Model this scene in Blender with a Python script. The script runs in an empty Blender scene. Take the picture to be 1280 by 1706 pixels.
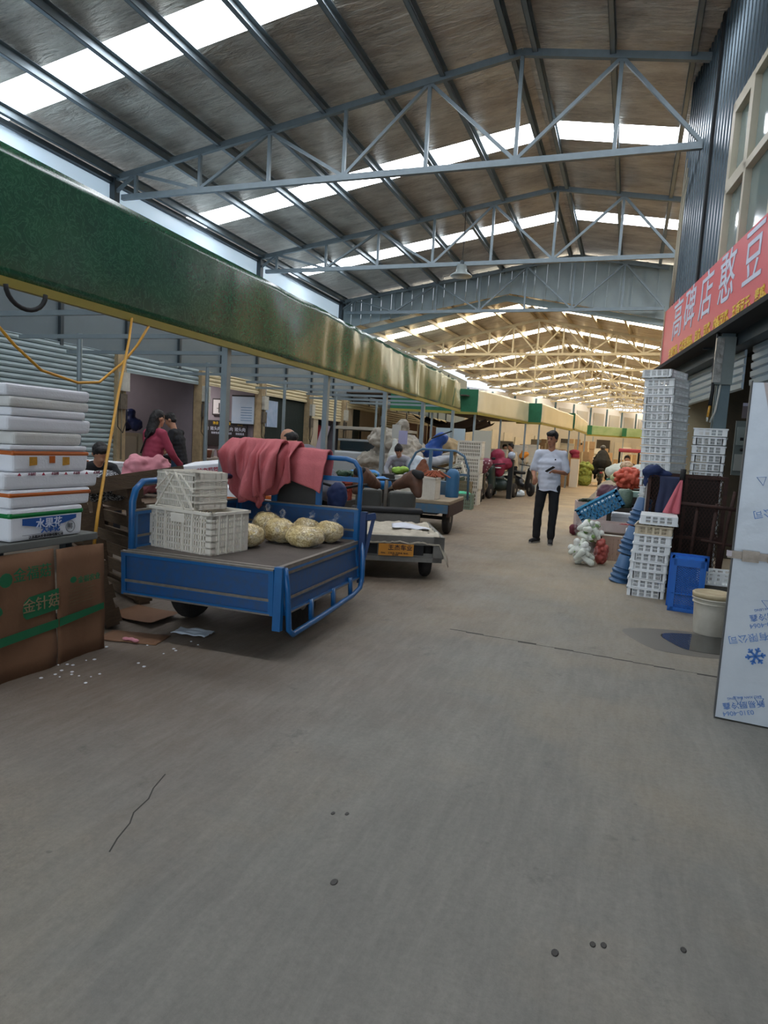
import bpy, math, random
from mathutils import Matrix, Vector, Euler, noise
random.seed(7)
sc = bpy.context.scene
COL = sc.collection
R = math.radians
# ---------------------------------------------------------------- camera, world, exposure
cd = bpy.data.cameras.new('camera'); cam = bpy.data.objects.new('camera', cd); COL.objects.link(cam)
cd.sensor_fit = 'VERTICAL'; cd.sensor_height = 32.0; cd.sensor_width = 24.0
cd.lens = 1098.34 * 32.0 / 1706.0
cd.clip_end = 500
_X = Vector((.936, .090, -.340)); _Y = Vector((.347, -.076, .935)); _X.normalize()
_Y = (_Y - _X * _Y.dot(_X)).normalized(); _Z = _X.cross(_Y)
cam.matrix_world = Matrix(((_X[0], -_X[1], -_X[2], 0), (_Y[0], -_Y[1], -_Y[2], 0), (_Z[0], -_Z[1], -_Z[2], 1.42), (0, 0, 0, 1)))
sc.camera = cam
w = bpy.data.worlds.new('sky'); sc.world = w; w.use_nodes = True
bg = w.node_tree.nodes['Background']; bg.inputs[0].default_value = (.80, .89, 1, 1); bg.inputs[1].default_value = 1.7
sc.view_settings.view_transform = 'Standard'; sc.view_settings.look = 'None'
sc.view_settings.gamma = 1; sc.view_settings.use_curve_mapping = False
sc.view_settings.exposure = 0.0
SKY_E = 13.0      # daylight coming through the translucent roof strips
SKY_E2 = 15.0
def area(name, loc, rot, sx, sy, e, col):
    l = bpy.data.lights.new(name, 'AREA'); l.shape = 'RECTANGLE'; l.size = sx; l.size_y = sy; l.energy = e; l.color = col
    o = bpy.data.objects.new(name, l); COL.objects.link(o); o.location = loc; o.rotation_euler = rot; return o
sun = bpy.data.lights.new('sun', 'SUN'); sun.energy = 1.2; sun.angle = R(3); sun.color = (1, .9, .75)
so = bpy.data.objects.new('sun', sun); COL.objects.link(so); so.rotation_euler = (R(50), 0, R(150))
try:
    sc.cycles.use_denoising = True; sc.cycles.max_bounces = 6; sc.cycles.diffuse_bounces = 4; sc.cycles.glossy_bounces = 3
    sc.cycles.transparent_max_bounces = 12; sc.cycles.sample_clamp_indirect = 6
except Exception: pass

# ---------------------------------------------------------------- materials
def lin(h):
    h = h.lstrip('#'); c = [int(h[i:i + 2], 16) / 255 for i in (0, 2, 4)]
    return tuple(x / 12.92 if x <= .04045 else ((x + .055) / 1.055) ** 2.4 for x in c) + (1,)
MATS = {}
def mat(name, col, rough=.6, metal=0, col2=None, sc2=6, amt=.6, bump=0, bsc=30, alpha=1, emit=0, coat=0, stretch=None, spec=.5, trans=0):
    if name in MATS: return MATS[name]
    m = bpy.data.materials.new(name); m.use_nodes = True; nt = m.node_tree; N = nt.nodes; Lk = nt.links
    b = N['Principled BSDF']; b.inputs['Base Color'].default_value = lin(col); b.inputs['Roughness'].default_value = rough
    b.inputs['Metallic'].default_value = metal; b.inputs['Alpha'].default_value = alpha
    b.inputs['Specular IOR Level'].default_value = spec; b.inputs['Coat Weight'].default_value = coat
    b.inputs['Coat Roughness'].default_value = .12
    if trans: b.inputs['Transmission Weight'].default_value = trans
    if emit: b.inputs['Emission Color'].default_value = lin(col); b.inputs['Emission Strength'].default_value = emit
    tc = N.new('ShaderNodeTexCoord'); mp = N.new('ShaderNodeMapping'); Lk.new(tc.outputs['Object'], mp.inputs[0])
    if stretch: mp.inputs['Scale'].default_value = stretch
    if col2:
        n = N.new('ShaderNodeTexNoise'); n.inputs['Scale'].default_value = sc2; n.inputs['Detail'].default_value = 6; n.inputs['Roughness'].default_value = .65
        r = N.new('ShaderNodeValToRGB'); r.color_ramp.elements[0].position = .5 - .22; r.color_ramp.elements[1].position = .5 + .22
        mx = N.new('ShaderNodeMix'); mx.data_type = 'RGBA'; mx.inputs[6].default_value = lin(col); mx.inputs[7].default_value = lin(col2)
        ml = N.new('ShaderNodeMath'); ml.operation = 'MULTIPLY'; ml.inputs[1].default_value = amt
        Lk.new(mp.outputs[0], n.inputs['Vector']); Lk.new(n.outputs[0], r.inputs[0]); Lk.new(r.outputs[0], ml.inputs[0]); Lk.new(ml.outputs[0], mx.inputs[0]); Lk.new(mx.outputs[2], b.inputs['Base Color'])
    if bump:
        n = N.new('ShaderNodeTexNoise'); n.inputs['Scale'].default_value = bsc; n.inputs['Detail'].default_value = 5
        bp = N.new('ShaderNodeBump'); bp.inputs['Strength'].default_value = bump; bp.inputs['Distance'].default_value = .02
        Lk.new(mp.outputs[0], n.inputs['Vector']); Lk.new(n.outputs[0], bp.inputs['Height']); Lk.new(bp.outputs[0], b.inputs['Normal'])
    MATS[name] = m; return m
STEEL = mat('galvanised steel', '#77848a', .42, .35, '#59646a', 5, .5)
DSTEEL = mat('dark steel', '#3d474c', .45, .3, '#2c3337', 5, .5)
RUST = mat('rusty iron', '#4a3028', .85, .1, '#2b211e', 14, .9, .3, 60)
BLUE = mat('blue paint', '#12639f', .38, 0, '#0c4a80', 7, .6, coat=.2)
BLUED = mat('worn blue paint', '#10508a', .5, 0, '#414a52', 18, .55)
EDGE = mat('bare steel edge', '#8d867c', .5, .4, '#5f5a53', 20, .6)
BLACK = mat('black rubber', '#17181a', .75, 0, '#252627', 12, .5)
TYRE = mat('tyre rubber', '#1d1c1b', .9, 0, '#35312d', 9, .7, .3, 80)
WPL = mat('white plastic', '#d3d8d4', .45, 0, '#b9bfb8', 5, .5)
WPLD = mat('dusty white plastic', '#f0ebde', .55, 0, '#c9bda8', 9, .4)
FOAM = mat('white foam', '#eceef2', .8, 0, '#d8dbe0', 4, .45, .15, 90)
FOAMD = mat('stained foam', '#dfe0de', .8, 0, '#bfbbae', 5, .6, .15, 90)
TAPEO = mat('orange tape', '#c0662a', .35, 0, '#a2531f', 12, .5)
TAPEG = mat('green tape', '#0e7a3c', .3, 0, '#0a5f30', 12, .5)
CARD = mat('brown cardboard', '#7f5c42', .85, 0, '#6d4d36', 4, .6, .1, 40)
CARD2 = mat('plain carton', '#b48a5e', .85, 0, '#9c7650', 4, .6, .1, 40)
PRG = mat('green print', '#14663f', .8, 0, '#2c6a48', 14, .5)
WOOD = mat('weathered wood', '#67543f', .85, 0, '#43352a', 7, .8, .4, 30, stretch=(1, 1, 6))
PLY = mat('bed board', '#5d544d', .8, 0, '#443c36', 5, .8, .2, 60)
REDCL = mat('red cloth', '#cc7276', .9, 0, '#ac575c', 6, .6, .35, 120)
YEL = mat('yellow cord', '#d19a2f', .5, 0, '#b98425', 20, .5)
SHUT = mat('grey roller shutter', '#9fb0b3', .45, .1, '#8b9a9c', 3, .4)
SHUTC = mat('cream roller shutter', '#d8cba6', .55, 0, '#b9a980', 3, .5)
WHTX = mat('white lettering', '#cdd4e6', .5)
YLTX = mat('yellow lettering', '#e8bf2e', .5)
RSIGN = mat('red sign sheet', '#d8525a', .45, 0, '#cf4a54', 2, .4)
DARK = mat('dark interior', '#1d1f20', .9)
SKIN = mat('skin', '#c08e72', .55, 0, '#ad7b60', 12, .4)
HAIR = mat('black hair', '#141213', .6, 0, '#221e1d', 40, .6, .4, 150)
CYCLE = {}

# ---------------------------------------------------------------- geometry helpers
class MB:
    def __init__(s): s.v = []; s.f = []; s.k = []; s.M = Matrix(); s.c = 0
    def add(s, vs, fs):
        o = len(s.v); s.v += [tuple(s.M @ Vector(p)) for p in vs]
        for f in fs: s.f.append(tuple(i + o for i in f)); s.k.append(s.c)
        return s
    def box(s, x0, x1, y0, y1, z0, z1):
        return s.add([(x0, y0, z0), (x1, y0, z0), (x1, y1, z0), (x0, y1, z0), (x0, y0, z1), (x1, y0, z1), (x1, y1, z1), (x0, y1, z1)],
                     [(3, 2, 1, 0), (4, 5, 6, 7), (0, 1, 5, 4), (1, 2, 6, 5), (2, 3, 7, 6), (3, 0, 4, 7)])
    def cb(s, c, d, rot=None):
        M = s.M; s.M = M @ Matrix.Translation(c) @ (Euler(rot).to_matrix().to_4x4() if rot else Matrix())
        s.box(-d[0] / 2, d[0] / 2, -d[1] / 2, d[1] / 2, -d[2] / 2, d[2] / 2); s.M = M; return s
    def bar(s, a, b, w, h, up=(0, 0, 1)):
        a = Vector(a); b = Vector(b); d = (b - a).normalized(); u = Vector(up); sd = d.cross(u)
        if sd.length < 1e-4: sd = d.cross(Vector((0, 1, 0)))
        sd.normalize(); u = sd.cross(d); p = []
        for q in (a, b):
            for i, j in ((-1, -1), (1, -1), (1, 1), (-1, 1)): p.append(q + sd * i * w / 2 + u * j * h / 2)
        return s.add(p, [(3, 2, 1, 0), (4, 5, 6, 7), (0, 1, 5, 4), (1, 2, 6, 5), (2, 3, 7, 6), (3, 0, 4, 7)])
    def tube(s, pts, r, n=8, close=False, r2=None):
        pts = [Vector(p) for p in pts]; N = len(pts); vs = []; fs = []
        prev = None
        for i, p in enumerate(pts):
            if close: d = pts[(i + 1) % N] - pts[i - 1]
            else: d = pts[min(i + 1, N - 1)] - pts[max(i - 1, 0)]
            d.normalize()
            if prev is None:
                u = d.cross(Vector((0, 0, 1)))
                if u.length < .1: u = d.cross(Vector((0, 1, 0)))
            else: u = prev - d * prev.dot(d)
            u.normalize(); prev = u; q = d.cross(u)
            rr = r[i] if isinstance(r, (list, tuple)) else r
            for k in range(n):
                t = 2 * math.pi * k / n; vs.append(p + u * rr * math.cos(t) + q * (r2 or rr) * math.sin(t))
        for i in range(N if close else N - 1):
            j = (i + 1) % N
            for k in range(n): fs.append((i * n + k, i * n + (k + 1) % n, j * n + (k + 1) % n, j * n + k))
        if not close: fs += [tuple(range(n - 1, -1, -1)), tuple(range((N - 1) * n, N * n))]
        return s.add(vs, fs)
    def cyl(s, a, b, r, r1=None, n=16): return s.tube([a, b], [r, r if r1 is None else r1], n)
    def lathe(s, prof, n=24, c=(0, 0, 0)):
        vs = []; fs = []; m = len(prof)
        for r, z in prof:
            for k in range(n): t = 2 * math.pi * k / n; vs.append((c[0] + r * math.cos(t), c[1] + r * math.sin(t), c[2] + z))
        for i in range(m - 1):
            for k in range(n): fs.append((i * n + k, i * n + (k + 1) % n, (i + 1) * n + (k + 1) % n, (i + 1) * n + k))
        fs += [tuple(range(n - 1, -1, -1)), tuple(range((m - 1) * n, m * n))]
        return s.add(vs, fs)
    def ball(s, c, r, n=12, m=8, rot=None):
        if not isinstance(r, (tuple, list)): r = (r, r, r)
        E = Euler(rot).to_matrix() if rot else Matrix.Identity(3); c = Vector(c); vs = []; fs = []
        vs.append(c + E @ Vector((0, 0, -r[2])))
        for i in range(1, m):
            ph = -math.pi / 2 + math.pi * i / m
            for k in range(n):
                t = 2 * math.pi * k / n; vs.append(c + E @ Vector((r[0] * math.cos(ph) * math.cos(t), r[1] * math.cos(ph) * math.sin(t), r[2] * math.sin(ph))))
        vs.append(c + E @ Vector((0, 0, r[2]))); L = len(vs) - 1
        for k in range(n): fs.append((0, 1 + (k + 1) % n, 1 + k)); fs.append((L, L - n + k, L - n + (k + 1) % n))
        for i in range(m - 2):
            for k in range(n): a = 1 + i * n; fs.append((a + k, a + (k + 1) % n, a + n + (k + 1) % n, a + n + k))
        return s.add(vs, fs)
    def cap(s, a, b, ra, rb=None, n=12):
        rb = ra if rb is None else rb; a = Vector(a); b = Vector(b); d = (b - a)
        if d.length < 1e-5: return s.ball(a, ra)
        dn = d.normalized(); pts = []; rr = []
        for i in range(1, 5): t = math.pi / 2 * i / 4; pts.append(a - dn * ra * math.cos(t)); rr.append(ra * math.sin(t) + .0004)
        for i in range(0, 4): t = math.pi / 2 * i / 4; pts.append(b + dn * rb * math.sin(t)); rr.append(rb * math.cos(t) + .0004)
        return s.tube(pts, rr, n)
    def grid(s, fn, nu, nv, cu=False):
        vs = [fn(i / nu, j / nv) for j in range(nv + 1) for i in range(nu + 1)]
        return s.add(vs, [(j * (nu + 1) + i, j * (nu + 1) + i + 1, (j + 1) * (nu + 1) + i + 1, (j + 1) * (nu + 1) + i) for j in range(nv) for i in range(nu)])
    def prism(s, pts, a, b):      # pts: list of 3D points, extruded from pts+a to pts+b
        a = Vector(a); b = Vector(b); n = len(pts); vs = [Vector(p) + a for p in pts] + [Vector(p) + b for p in pts]
        return s.add(vs, [tuple(range(n - 1, -1, -1)), tuple(range(n, 2 * n))] + [(i, (i + 1) % n, n + (i + 1) % n, n + i) for i in range(n)])
    def mesh(s, name, mats, smooth=False):
        me = bpy.data.meshes.new(name); me.from_pydata(s.v, [], s.f)
        for m in (mats if isinstance(mats, (list, tuple)) else [mats]): me.materials.append(m)
        me.polygons.foreach_set('material_index', s.k)
        if smooth: me.polygons.foreach_set('use_smooth', [True] * len(s.f))
        me.update(); return me
    def build(s, name, mats, parent=None, smooth=False):
        return link(bpy.data.objects.new(name, s.mesh(name, mats, smooth)), parent)
def link(o, parent=None):
    COL.objects.link(o)
    if parent: o.parent = parent
    return o
def thing(name, label, cat, loc=(0, 0, 0), rz=0, group=None, rot=None):
    o = bpy.data.objects.new(name, None); COL.objects.link(o); o.location = loc; o.rotation_euler = rot or (0, 0, rz)
    o.empty_display_size = .1
    return tag(o, label, cat, group)
def tag(o, label, cat, group=None, kind=None):
    o['label'] = label; o['category'] = cat
    if group: o['group'] = group
    if kind: o['kind'] = kind
    return o
def struct(o, label=None):
    o['kind'] = 'structure'
    if label: o['label'] = label
    return o
def place(o, loc=None, rz=None, rot=None, scale=None):
    if loc is not None: o.location = loc
    if rz is not None: o.rotation_euler = (0, 0, rz)
    if rot is not None: o.rotation_euler = rot
    if scale is not None: o.scale = scale
    return o
def dup(root, loc, rz=0, label=None, group=None, rot=None, scale=None):
    r = root.copy(); COL.objects.link(r); r.location = loc; r.rotation_euler = rot or (0, 0, rz)
    if scale: r.scale = scale
    if label: r['label'] = label
    if group: r['group'] = group
    for ch in list(root.children):
        c = ch.copy(); COL.objects.link(c); c.parent = r
        for g in list(ch.children):
            d = g.copy(); COL.objects.link(d); d.parent = c
    return r
def evald(o):
    dg = bpy.context.evaluated_depsgraph_get(); dg.update()
    return bpy.data.meshes.new_from_object(o.evaluated_get(dg), depsgraph=dg)
def blob(mb, name, mats, parent=None, vox=.02, sm=4, nz=None, fac=.6):
    me = mb.mesh('tmp', mats); o = bpy.data.objects.new('tmp', me); COL.objects.link(o)
    r = o.modifiers.new('r', 'REMESH'); r.mode = 'VOXEL'; r.voxel_size = vox; r.use_smooth_shade = True
    if sm: q = o.modifiers.new('s', 'SMOOTH'); q.iterations = sm; q.factor = fac
    m2 = evald(o); bpy.data.objects.remove(o); bpy.data.meshes.remove(me); m2.name = name
    if nz:
        a, s_ = nz[0], nz[1]; m2.update()
        ns = [v.normal.copy() for v in m2.vertices]
        for v, n in zip(m2.vertices, ns):
            v.co += n * a * (noise.noise(v.co * s_) + .6 * noise.noise(v.co * s_ * 2.3 + Vector((5, 5, 5))))
    if not m2.materials: m2.materials.append(mats)
    m2.polygons.foreach_set('use_smooth', [True] * len(m2.polygons)); m2.update()
    return link(bpy.data.objects.new(name, m2), parent)
def text(s, size, m, parent, M, name='lettering', bold=0, ex=.002, align='CENTER', sx=1):
    c = bpy.data.curves.new('t', 'FONT'); c.body = s; c.size = size; c.align_x = align; c.align_y = 'CENTER'; c.extrude = ex; c.offset = bold; c.resolution_u = 3
    o = bpy.data.objects.new('t', c); COL.objects.link(o); me = evald(o); bpy.data.objects.remove(o); bpy.data.curves.remove(c)
    me.transform(M @ Matrix.Diagonal((sx, 1, 1, 1))); me.name = name; me.materials.clear(); me.materials.append(m)
    return link(bpy.data.objects.new(name, me), parent)
def face(n, up=(0, 0, 1), loc=(0, 0, 0), rot=0):   # matrix: local +Z looks along n
    n = Vector(n).normalized(); u = Vector(up); x = u.cross(n).normalized(); y = n.cross(x)
    return Matrix(((x[0], y[0], n[0], loc[0]), (x[1], y[1], n[1], loc[1]), (x[2], y[2], n[2], loc[2]), (0, 0, 0, 1))) @ Matrix.Rotation(rot, 4, 'Z')
ORD = ['lowest', 'second from the bottom', 'third from the bottom', 'fourth from the bottom', 'fifth from the bottom', 'sixth from the bottom', 'seventh from the bottom', 'eighth from the bottom', 'ninth from the bottom', 'tenth from the bottom']
TOP = ['topmost', 'second from the top', 'third from the top', 'fourth from the top', 'fifth from the top', 'sixth from the top', 'seventh from the top', 'eighth from the top', 'ninth from the top', 'tenth from the top', 'eleventh from the top', 'twelfth from the top', 'thirteenth from the top', 'fourteenth from the top']
NTH = ['first', 'second', 'third', 'fourth', 'fifth', 'sixth', 'seventh', 'eighth', 'ninth', 'tenth', 'eleventh', 'twelfth', 'thirteenth', 'fourteenth', 'fifteenth', 'sixteenth', 'seventeenth', 'eighteenth']
# ================================================================ SETTING
# floor: concrete, its colour blended to a paler, warmer beige further down the lane
fl = MB(); fl.grid(lambda u, v: (-30 + 60 * u, -12 + 112 * v, 0), 2, 2)
fm = bpy.data.materials.new('concrete floor'); fm.use_nodes = True; nt = fm.node_tree; N = nt.nodes; Lk = nt.links; b = N['Principled BSDF']
tc = N.new('ShaderNodeTexCoord')
def nz(scale, det=8, rough=.6, st=(1, 1, 1), dist=0):
    mp = N.new('ShaderNodeMapping'); mp.inputs['Scale'].default_value = st; Lk.new(tc.outputs['Object'], mp.inputs[0])
    n = N.new('ShaderNodeTexNoise'); n.inputs['Scale'].default_value = scale; n.inputs['Detail'].default_value = det; n.inputs['Roughness'].default_value = rough; n.inputs['Distortion'].default_value = dist
    Lk.new(mp.outputs[0], n.inputs['Vector']); return n
def ramp(src, p0, p1, c0=(0, 0, 0, 1), c1=(1, 1, 1, 1)):
    r = N.new('ShaderNodeValToRGB'); r.color_ramp.elements[0].position = p0; r.color_ramp.elements[1].position = p1
    r.color_ramp.elements[0].color = c0; r.color_ramp.elements[1].color = c1; Lk.new(src, r.inputs[0]); return r.outputs[0]
def mix(f, a, bb):
    m = N.new('ShaderNodeMix'); m.data_type = 'RGBA'
    for i, s in ((0, f), (6, a), (7, bb)):
        if hasattr(s, 'links'): Lk.new(s, m.inputs[i])
        else: m.inputs[i].default_value = s
    return m.outputs[2]
def math_(op, a, bb):
    m = N.new('ShaderNodeMath'); m.operation = op
    for i, s in ((0, a), (1, bb)):
        if hasattr(s, 'links'): Lk.new(s, m.inputs[i])
        else: m.inputs[i].default_value = s
    return m.outputs[0]
sep = N.new('ShaderNodeSeparateXYZ'); Lk.new(tc.outputs['Object'], sep.inputs[0])
base = mix(ramp(nz(.9).outputs[0], .3, .7), lin('#74736c'), lin('#85827a'))
base = mix(math_('MULTIPLY', ramp(nz(2.2, 10, .7, (1.6, .25, 1)).outputs[0], .45, .75), .45), base, lin('#98948b'))
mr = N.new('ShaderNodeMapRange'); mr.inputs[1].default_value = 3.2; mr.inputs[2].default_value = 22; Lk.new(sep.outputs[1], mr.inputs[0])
far_tone = math_('ADD', mr.outputs[0], math_('MULTIPLY', math_('SUBTRACT', nz(.5, 6).outputs[0], .5), 1.1))
dc = N.new('ShaderNodeClamp'); Lk.new(far_tone, dc.inputs[0])
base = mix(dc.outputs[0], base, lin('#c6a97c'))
# brown dirt close to the stalls on the left
mr2 = N.new('ShaderNodeMapRange'); mr2.inputs[1].default_value = -.7; mr2.inputs[2].default_value = -2.7; Lk.new(math_('ADD', sep.outputs[0], math_('MULTIPLY', math_('SUBTRACT', nz(1.3, 8).outputs[0], .5), 3)), mr2.inputs[0])
mr3 = N.new('ShaderNodeMapRange'); mr3.inputs[1].default_value = 1.3; mr3.inputs[2].default_value = 2.6; Lk.new(sep.outputs[1], mr3.inputs[0])
base = mix(math_('MULTIPLY', math_('MULTIPLY', mr2.outputs[0], mr3.outputs[0]), .8), base, lin('#6b5846'))
gr = ramp(nz(38, 10, .85).outputs[0], .40, .64)
base = mix(math_('MULTIPLY', gr, .30), base, lin('#47433d'))
gp = math_('MULTIPLY', ramp(nz(1.2, 8, .7).outputs[0], .52, .66), ramp(nz(55, 6, .8).outputs[0], .42, .6))
base = mix(math_('MULTIPLY', math_('MULTIPLY', gp, mr2.outputs[0]), .75), base, lin('#3f352a'))
wv = ramp(nz(9, 6, .7, (2.2, .35, 1), .4).outputs[0], .42, .7)
base = mix(math_('MULTIPLY', wv, .16), base, lin('#a8a59c'))
# dark specks and oily drips, fine cracks
vo = N.new('ShaderNodeTexVoronoi'); vo.inputs['Scale'].default_value = 5.5; vo.inputs['Randomness'].default_value = 1; Lk.new(tc.outputs['Object'], vo.inputs['Vector'])
sp = math_('MULTIPLY', ramp(math_('ADD', vo.outputs['Distance'], math_('MULTIPLY', nz(40, 3).outputs[0], .08)), .07, .10, (1, 1, 1, 1), (0, 0, 0, 1)), ramp(nz(1.1, 2).outputs[0], .5, .56))
base = mix(math_('MULTIPLY', sp, .55), base, lin('#3b3834'))
st = ramp(nz(3.1, 9, .75).outputs[0], .6, .72)
base = mix(math_('MULTIPLY', st, .6), base, lin('#484642'))
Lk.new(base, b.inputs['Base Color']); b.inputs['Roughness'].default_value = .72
bp = N.new('ShaderNodeBump'); bp.inputs['Strength'].default_value = .25; bp.inputs['Distance'].default_value = .01
Lk.new(math_('ADD', nz(60, 6).outputs[0], nz(7, 6).outputs[0]), bp.inputs['Height']); Lk.new(bp.outputs[0], b.inputs['Normal'])
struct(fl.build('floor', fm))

# foil-lined roof with translucent strips
FOIL = bpy.data.materials.new('crumpled foil lining'); FOIL.use_nodes = True; nt = FOIL.node_tree; N = nt.nodes; Lk = nt.links; b = N['Principled BSDF']
tc = N.new('ShaderNodeTexCoord')
Lk.new(mix(ramp(nz(1.1, 8, .7, (.6, 1.6, 1)).outputs[0], .35, .7), lin('#dcd6c9'), lin('#a5988a')), (FM := N.new('ShaderNodeMix')).inputs[6]); FM.data_type = 'RGBA'
Lk.new(math_('MULTIPLY', ramp(nz(5, 9, .75, (.35, 2.4, 1), 1.5).outputs[0], .44, .62), math_('MULTIPLY', ramp(nz(1.6, 4, .6).outputs[0], .4, .7), .6)), FM.inputs[0]); FM.inputs[7].default_value = lin('#453d34'); Lk.new(FM.outputs[2], b.inputs['Base Color'])  # dark streaks put crease shading and uneven reflections into the foil colour
b.inputs['Metallic'].default_value = .85; b.inputs['Roughness'].default_value = .3
bp = N.new('ShaderNodeBump'); bp.inputs['Strength'].default_value = 1.0; bp.inputs['Distance'].default_value = .12
Lk.new(math_('ADD', nz(3.2, 7, .6, (.5, 1.8, 1), .8).outputs[0], math_('MULTIPLY', nz(11, 5, .6, (.35, 1.5, 1), .5).outputs[0], .5)), bp.inputs['Height']); Lk.new(bp.outputs[0], b.inputs['Normal'])
SKYM = mat('lit translucent roof strip', '#f4f8ff', .5, emit=SKY_E)
SKYM2 = mat('lit translucent strip further down', '#fff3da', .5, emit=SKY_E2)
XR = -2.34
def slab(name, pts, m, th=.03, lab=None):
    o = MB().prism(pts, (0, 0, 0), (0, 0, th)).build(name, m); return struct(o, lab)
def z1(x): return 8.5 - .16 * abs(x - XR)
bands = [(-7, 2.75), (3.55, 8.84), (9.68, 15.0), (15.85, 20.38), (21.2, 25.3)]
for i, (a, bb) in enumerate(bands):
    slab('ceiling', [(-11.5, a, z1(-11.5)), (XR, a, z1(XR)), (XR, bb, z1(XR)), (-11.5, bb, z1(-11.5))], FOIL)
    slab('ceiling', [(XR, a, z1(XR)), (4.5, a, z1(4.5)), (4.5, bb, z1(4.5)), (XR, bb, z1(XR))], FOIL)
for i, (a, bb) in enumerate([(2.75, 3.55), (8.84, 9.68), (15.0, 15.85), (20.38, 21.2)]):
    slab('window_%d' % (i + 1), [(-11.5, a, z1(-11.5)), (XR - .25, a, z1(XR - .25)), (XR - .25, bb, z1(XR - .25)), (-11.5, bb, z1(-11.5))], SKYM, lab='lit roof strip, left slope')
    slab('window_%d' % (i + 11), [(XR + .25, a, z1(XR + .25)), (4.5, a, z1(4.5)), (4.5, bb, z1(4.5)), (XR + .25, bb, z1(XR + .25))], SKYM, lab='lit roof strip, right slope')
    slab('ceiling', [(XR - .25, a, z1(XR - .25)), (XR, a, z1(XR)), (XR, bb, z1(XR)), (XR - .25, bb, z1(XR - .25))], FOIL)
    slab('ceiling', [(XR, a, z1(XR)), (XR + .25, a, z1(XR + .25)), (XR + .25, bb, z1(XR + .25)), (XR, bb, z1(XR))], FOIL)
# thin fixing wire lines across the strips
for i, x in enumerate([-11.05, -9.72, -8.46, -7.28, -6.09, -4.89, -3.75, -2.52, -2.12, -.84, .4, 1.6, 2.8]):
    if x > .9: continue
    m = MB(); z = z1(x) - .13
    m.box(x - .045, x + .045, -7, 25.2, z - .095, z - .087); m.box(x - .045, x - .037, -7, 25.2, z - .095, z + .095)
    m.box(x - .045, x + .045, -7, 25.2, z + .087, z + .095); m.box(x + .037, x + .045, -7, 25.2, z - .095, z - .07)
    tag(m.build('purlin', STEEL), 'long grey steel purlin under the foil roof, %s from the left eave' % NTH[i], 'roof beam', 'purlins under the near roof')

def truss(name, label, M, span, apex, eave, chord, posts, diag, w=.075, group=None, mt=STEEL):
    t = thing(name, label, 'roof truss', group=group); t.matrix_world = M
    xl, xr, za, zl, zr = span[0], span[1], apex, eave[0], eave[1]
    def zt(x): return za - (za - zl) * (-x) / (-xl) if x < 0 else za - (za - zr) * x / xr
    MB().bar((xl, 0, zl), (0, 0, za), w, w * 1.4).build('top_chord', mt, t)
    MB().bar((0, 0, za), (xr, 0, zr), w, w * 1.4).build('top_chord', mt, t)
    MB().bar((span[2], 0, chord), (span[3], 0, chord), w, w * 1.3).build('bottom_chord', mt, t)
    for x in posts: MB().bar((x, 0, chord), (x, 0, zt(x)), w * .75, w * .75, (0, 1, 0)).build('post', mt, t)
    for a, c in diag: MB().bar((a, 0, zt(a) - .03), (c, 0, chord + .03), w * .7, w * .7, (0, 1, 0)).build('brace', mt, t)
    return t
P1 = [-8.25, -6.6, -4.95, -3.3, -1.65, 0, 1.65]
D1 = [(-8.25, -8.95), (-8.25, -6.6), (-4.95, -6.6), (-4.95, -3.3), (-1.65, -3.3), (-1.65, 0), (1.65, 0), (1.65, 3.0)]
for i, y in enumerate((12.1, 18.25, 24.4)):
    truss('roof_truss', '%s steel roof truss from the camera, spanning the whole lane' % NTH[i].capitalize(), Matrix.Translation((XR, y, 0)), (-8.95, 3.05, -8.62, 3.0), 8.28, (6.87, 7.79), 6.47, P1, D1, .085)
# grey ribbed sheet closing the step between the two roofs
def ribbed(name, poly_fn, x0, x1, y, pitch, m, dep=.05, rib=.05):
    mb = MB(); x = x0
    while x < x1:
        for a, bb, yy in ((x, x + pitch - rib, y), (x + pitch - rib, x + pitch, y - dep)):
            l0, h0 = poly_fn(a); l1, h1 = poly_fn(bb); mb.prism([(a, yy, l0), (bb, yy, l1), (bb, yy, h1), (a, yy, h0)], (0, 0, 0), (0, .03, 0))
        x += pitch
    return mb.build(name, m)
RIB = mat('grey ribbed sheet', '#95a3a6', .55, .05, '#7f8d91', 3, .5)
def gab(x): return (7.15 - .185 * abs(x + 4.6), z1(x) - .03)
struct(ribbed('wall_gable', gab, -11.3, 1.5, 24.75, .42, RIB))
a2 = math.atan(.066)
M2 = Matrix.Translation((-4.75, 26.2, 0)) @ Matrix.Rotation(-a2, 4, 'Z')
def z2(x): return 7.75 - .205 * abs(x)
t = thing('eave_beam', 'bare grey sloping beam hanging below the ribbed gable sheet', 'roof beam'); t.matrix_world = M2 @ Matrix.Translation((0, -.85, 0))
MB().bar((-6.4, 0, 5.85), (0, 0, 7.12), .12, .22).build('beam', RIB, t); MB().bar((0, 0, 7.12), (6.0, 0, 6.0), .12, .22).build('beam', RIB, t)
P2 = [-5.75, -4.6, -3.45, -2.3, -1.15, 0, 1.15, 2.3, 3.45, 4.6, 5.75]
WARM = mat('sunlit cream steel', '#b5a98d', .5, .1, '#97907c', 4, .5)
V2 = [5.3, 10.8, 16.3, 21.8, 27.3, 32.8, 38.3, 43.8, 49.3, 54.8]
D2 = [(-5.75, -6.7), (-5.75, -4.6), (-3.45, -4.6), (-3.45, -2.3), (-1.15, -2.3), (-1.15, 0), (1.15, 0), (1.15, 2.3), (3.45, 2.3), (3.45, 4.6), (5.75, 4.6)]
for i, v in enumerate(V2):
    truss('roof_truss', '%s cream steel truss of the farther roof beyond the gable sheet' % NTH[i].capitalize(), M2 @ Matrix.Translation((0, v, 0)), (-6.85, 8, -6.7, 8), 7.5, (6.12, 6.0), 5.95, P2 + [6.9], D2 + [(5.75, 6.9)], .09, 'trusses of the farther roof', WARM)
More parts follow.
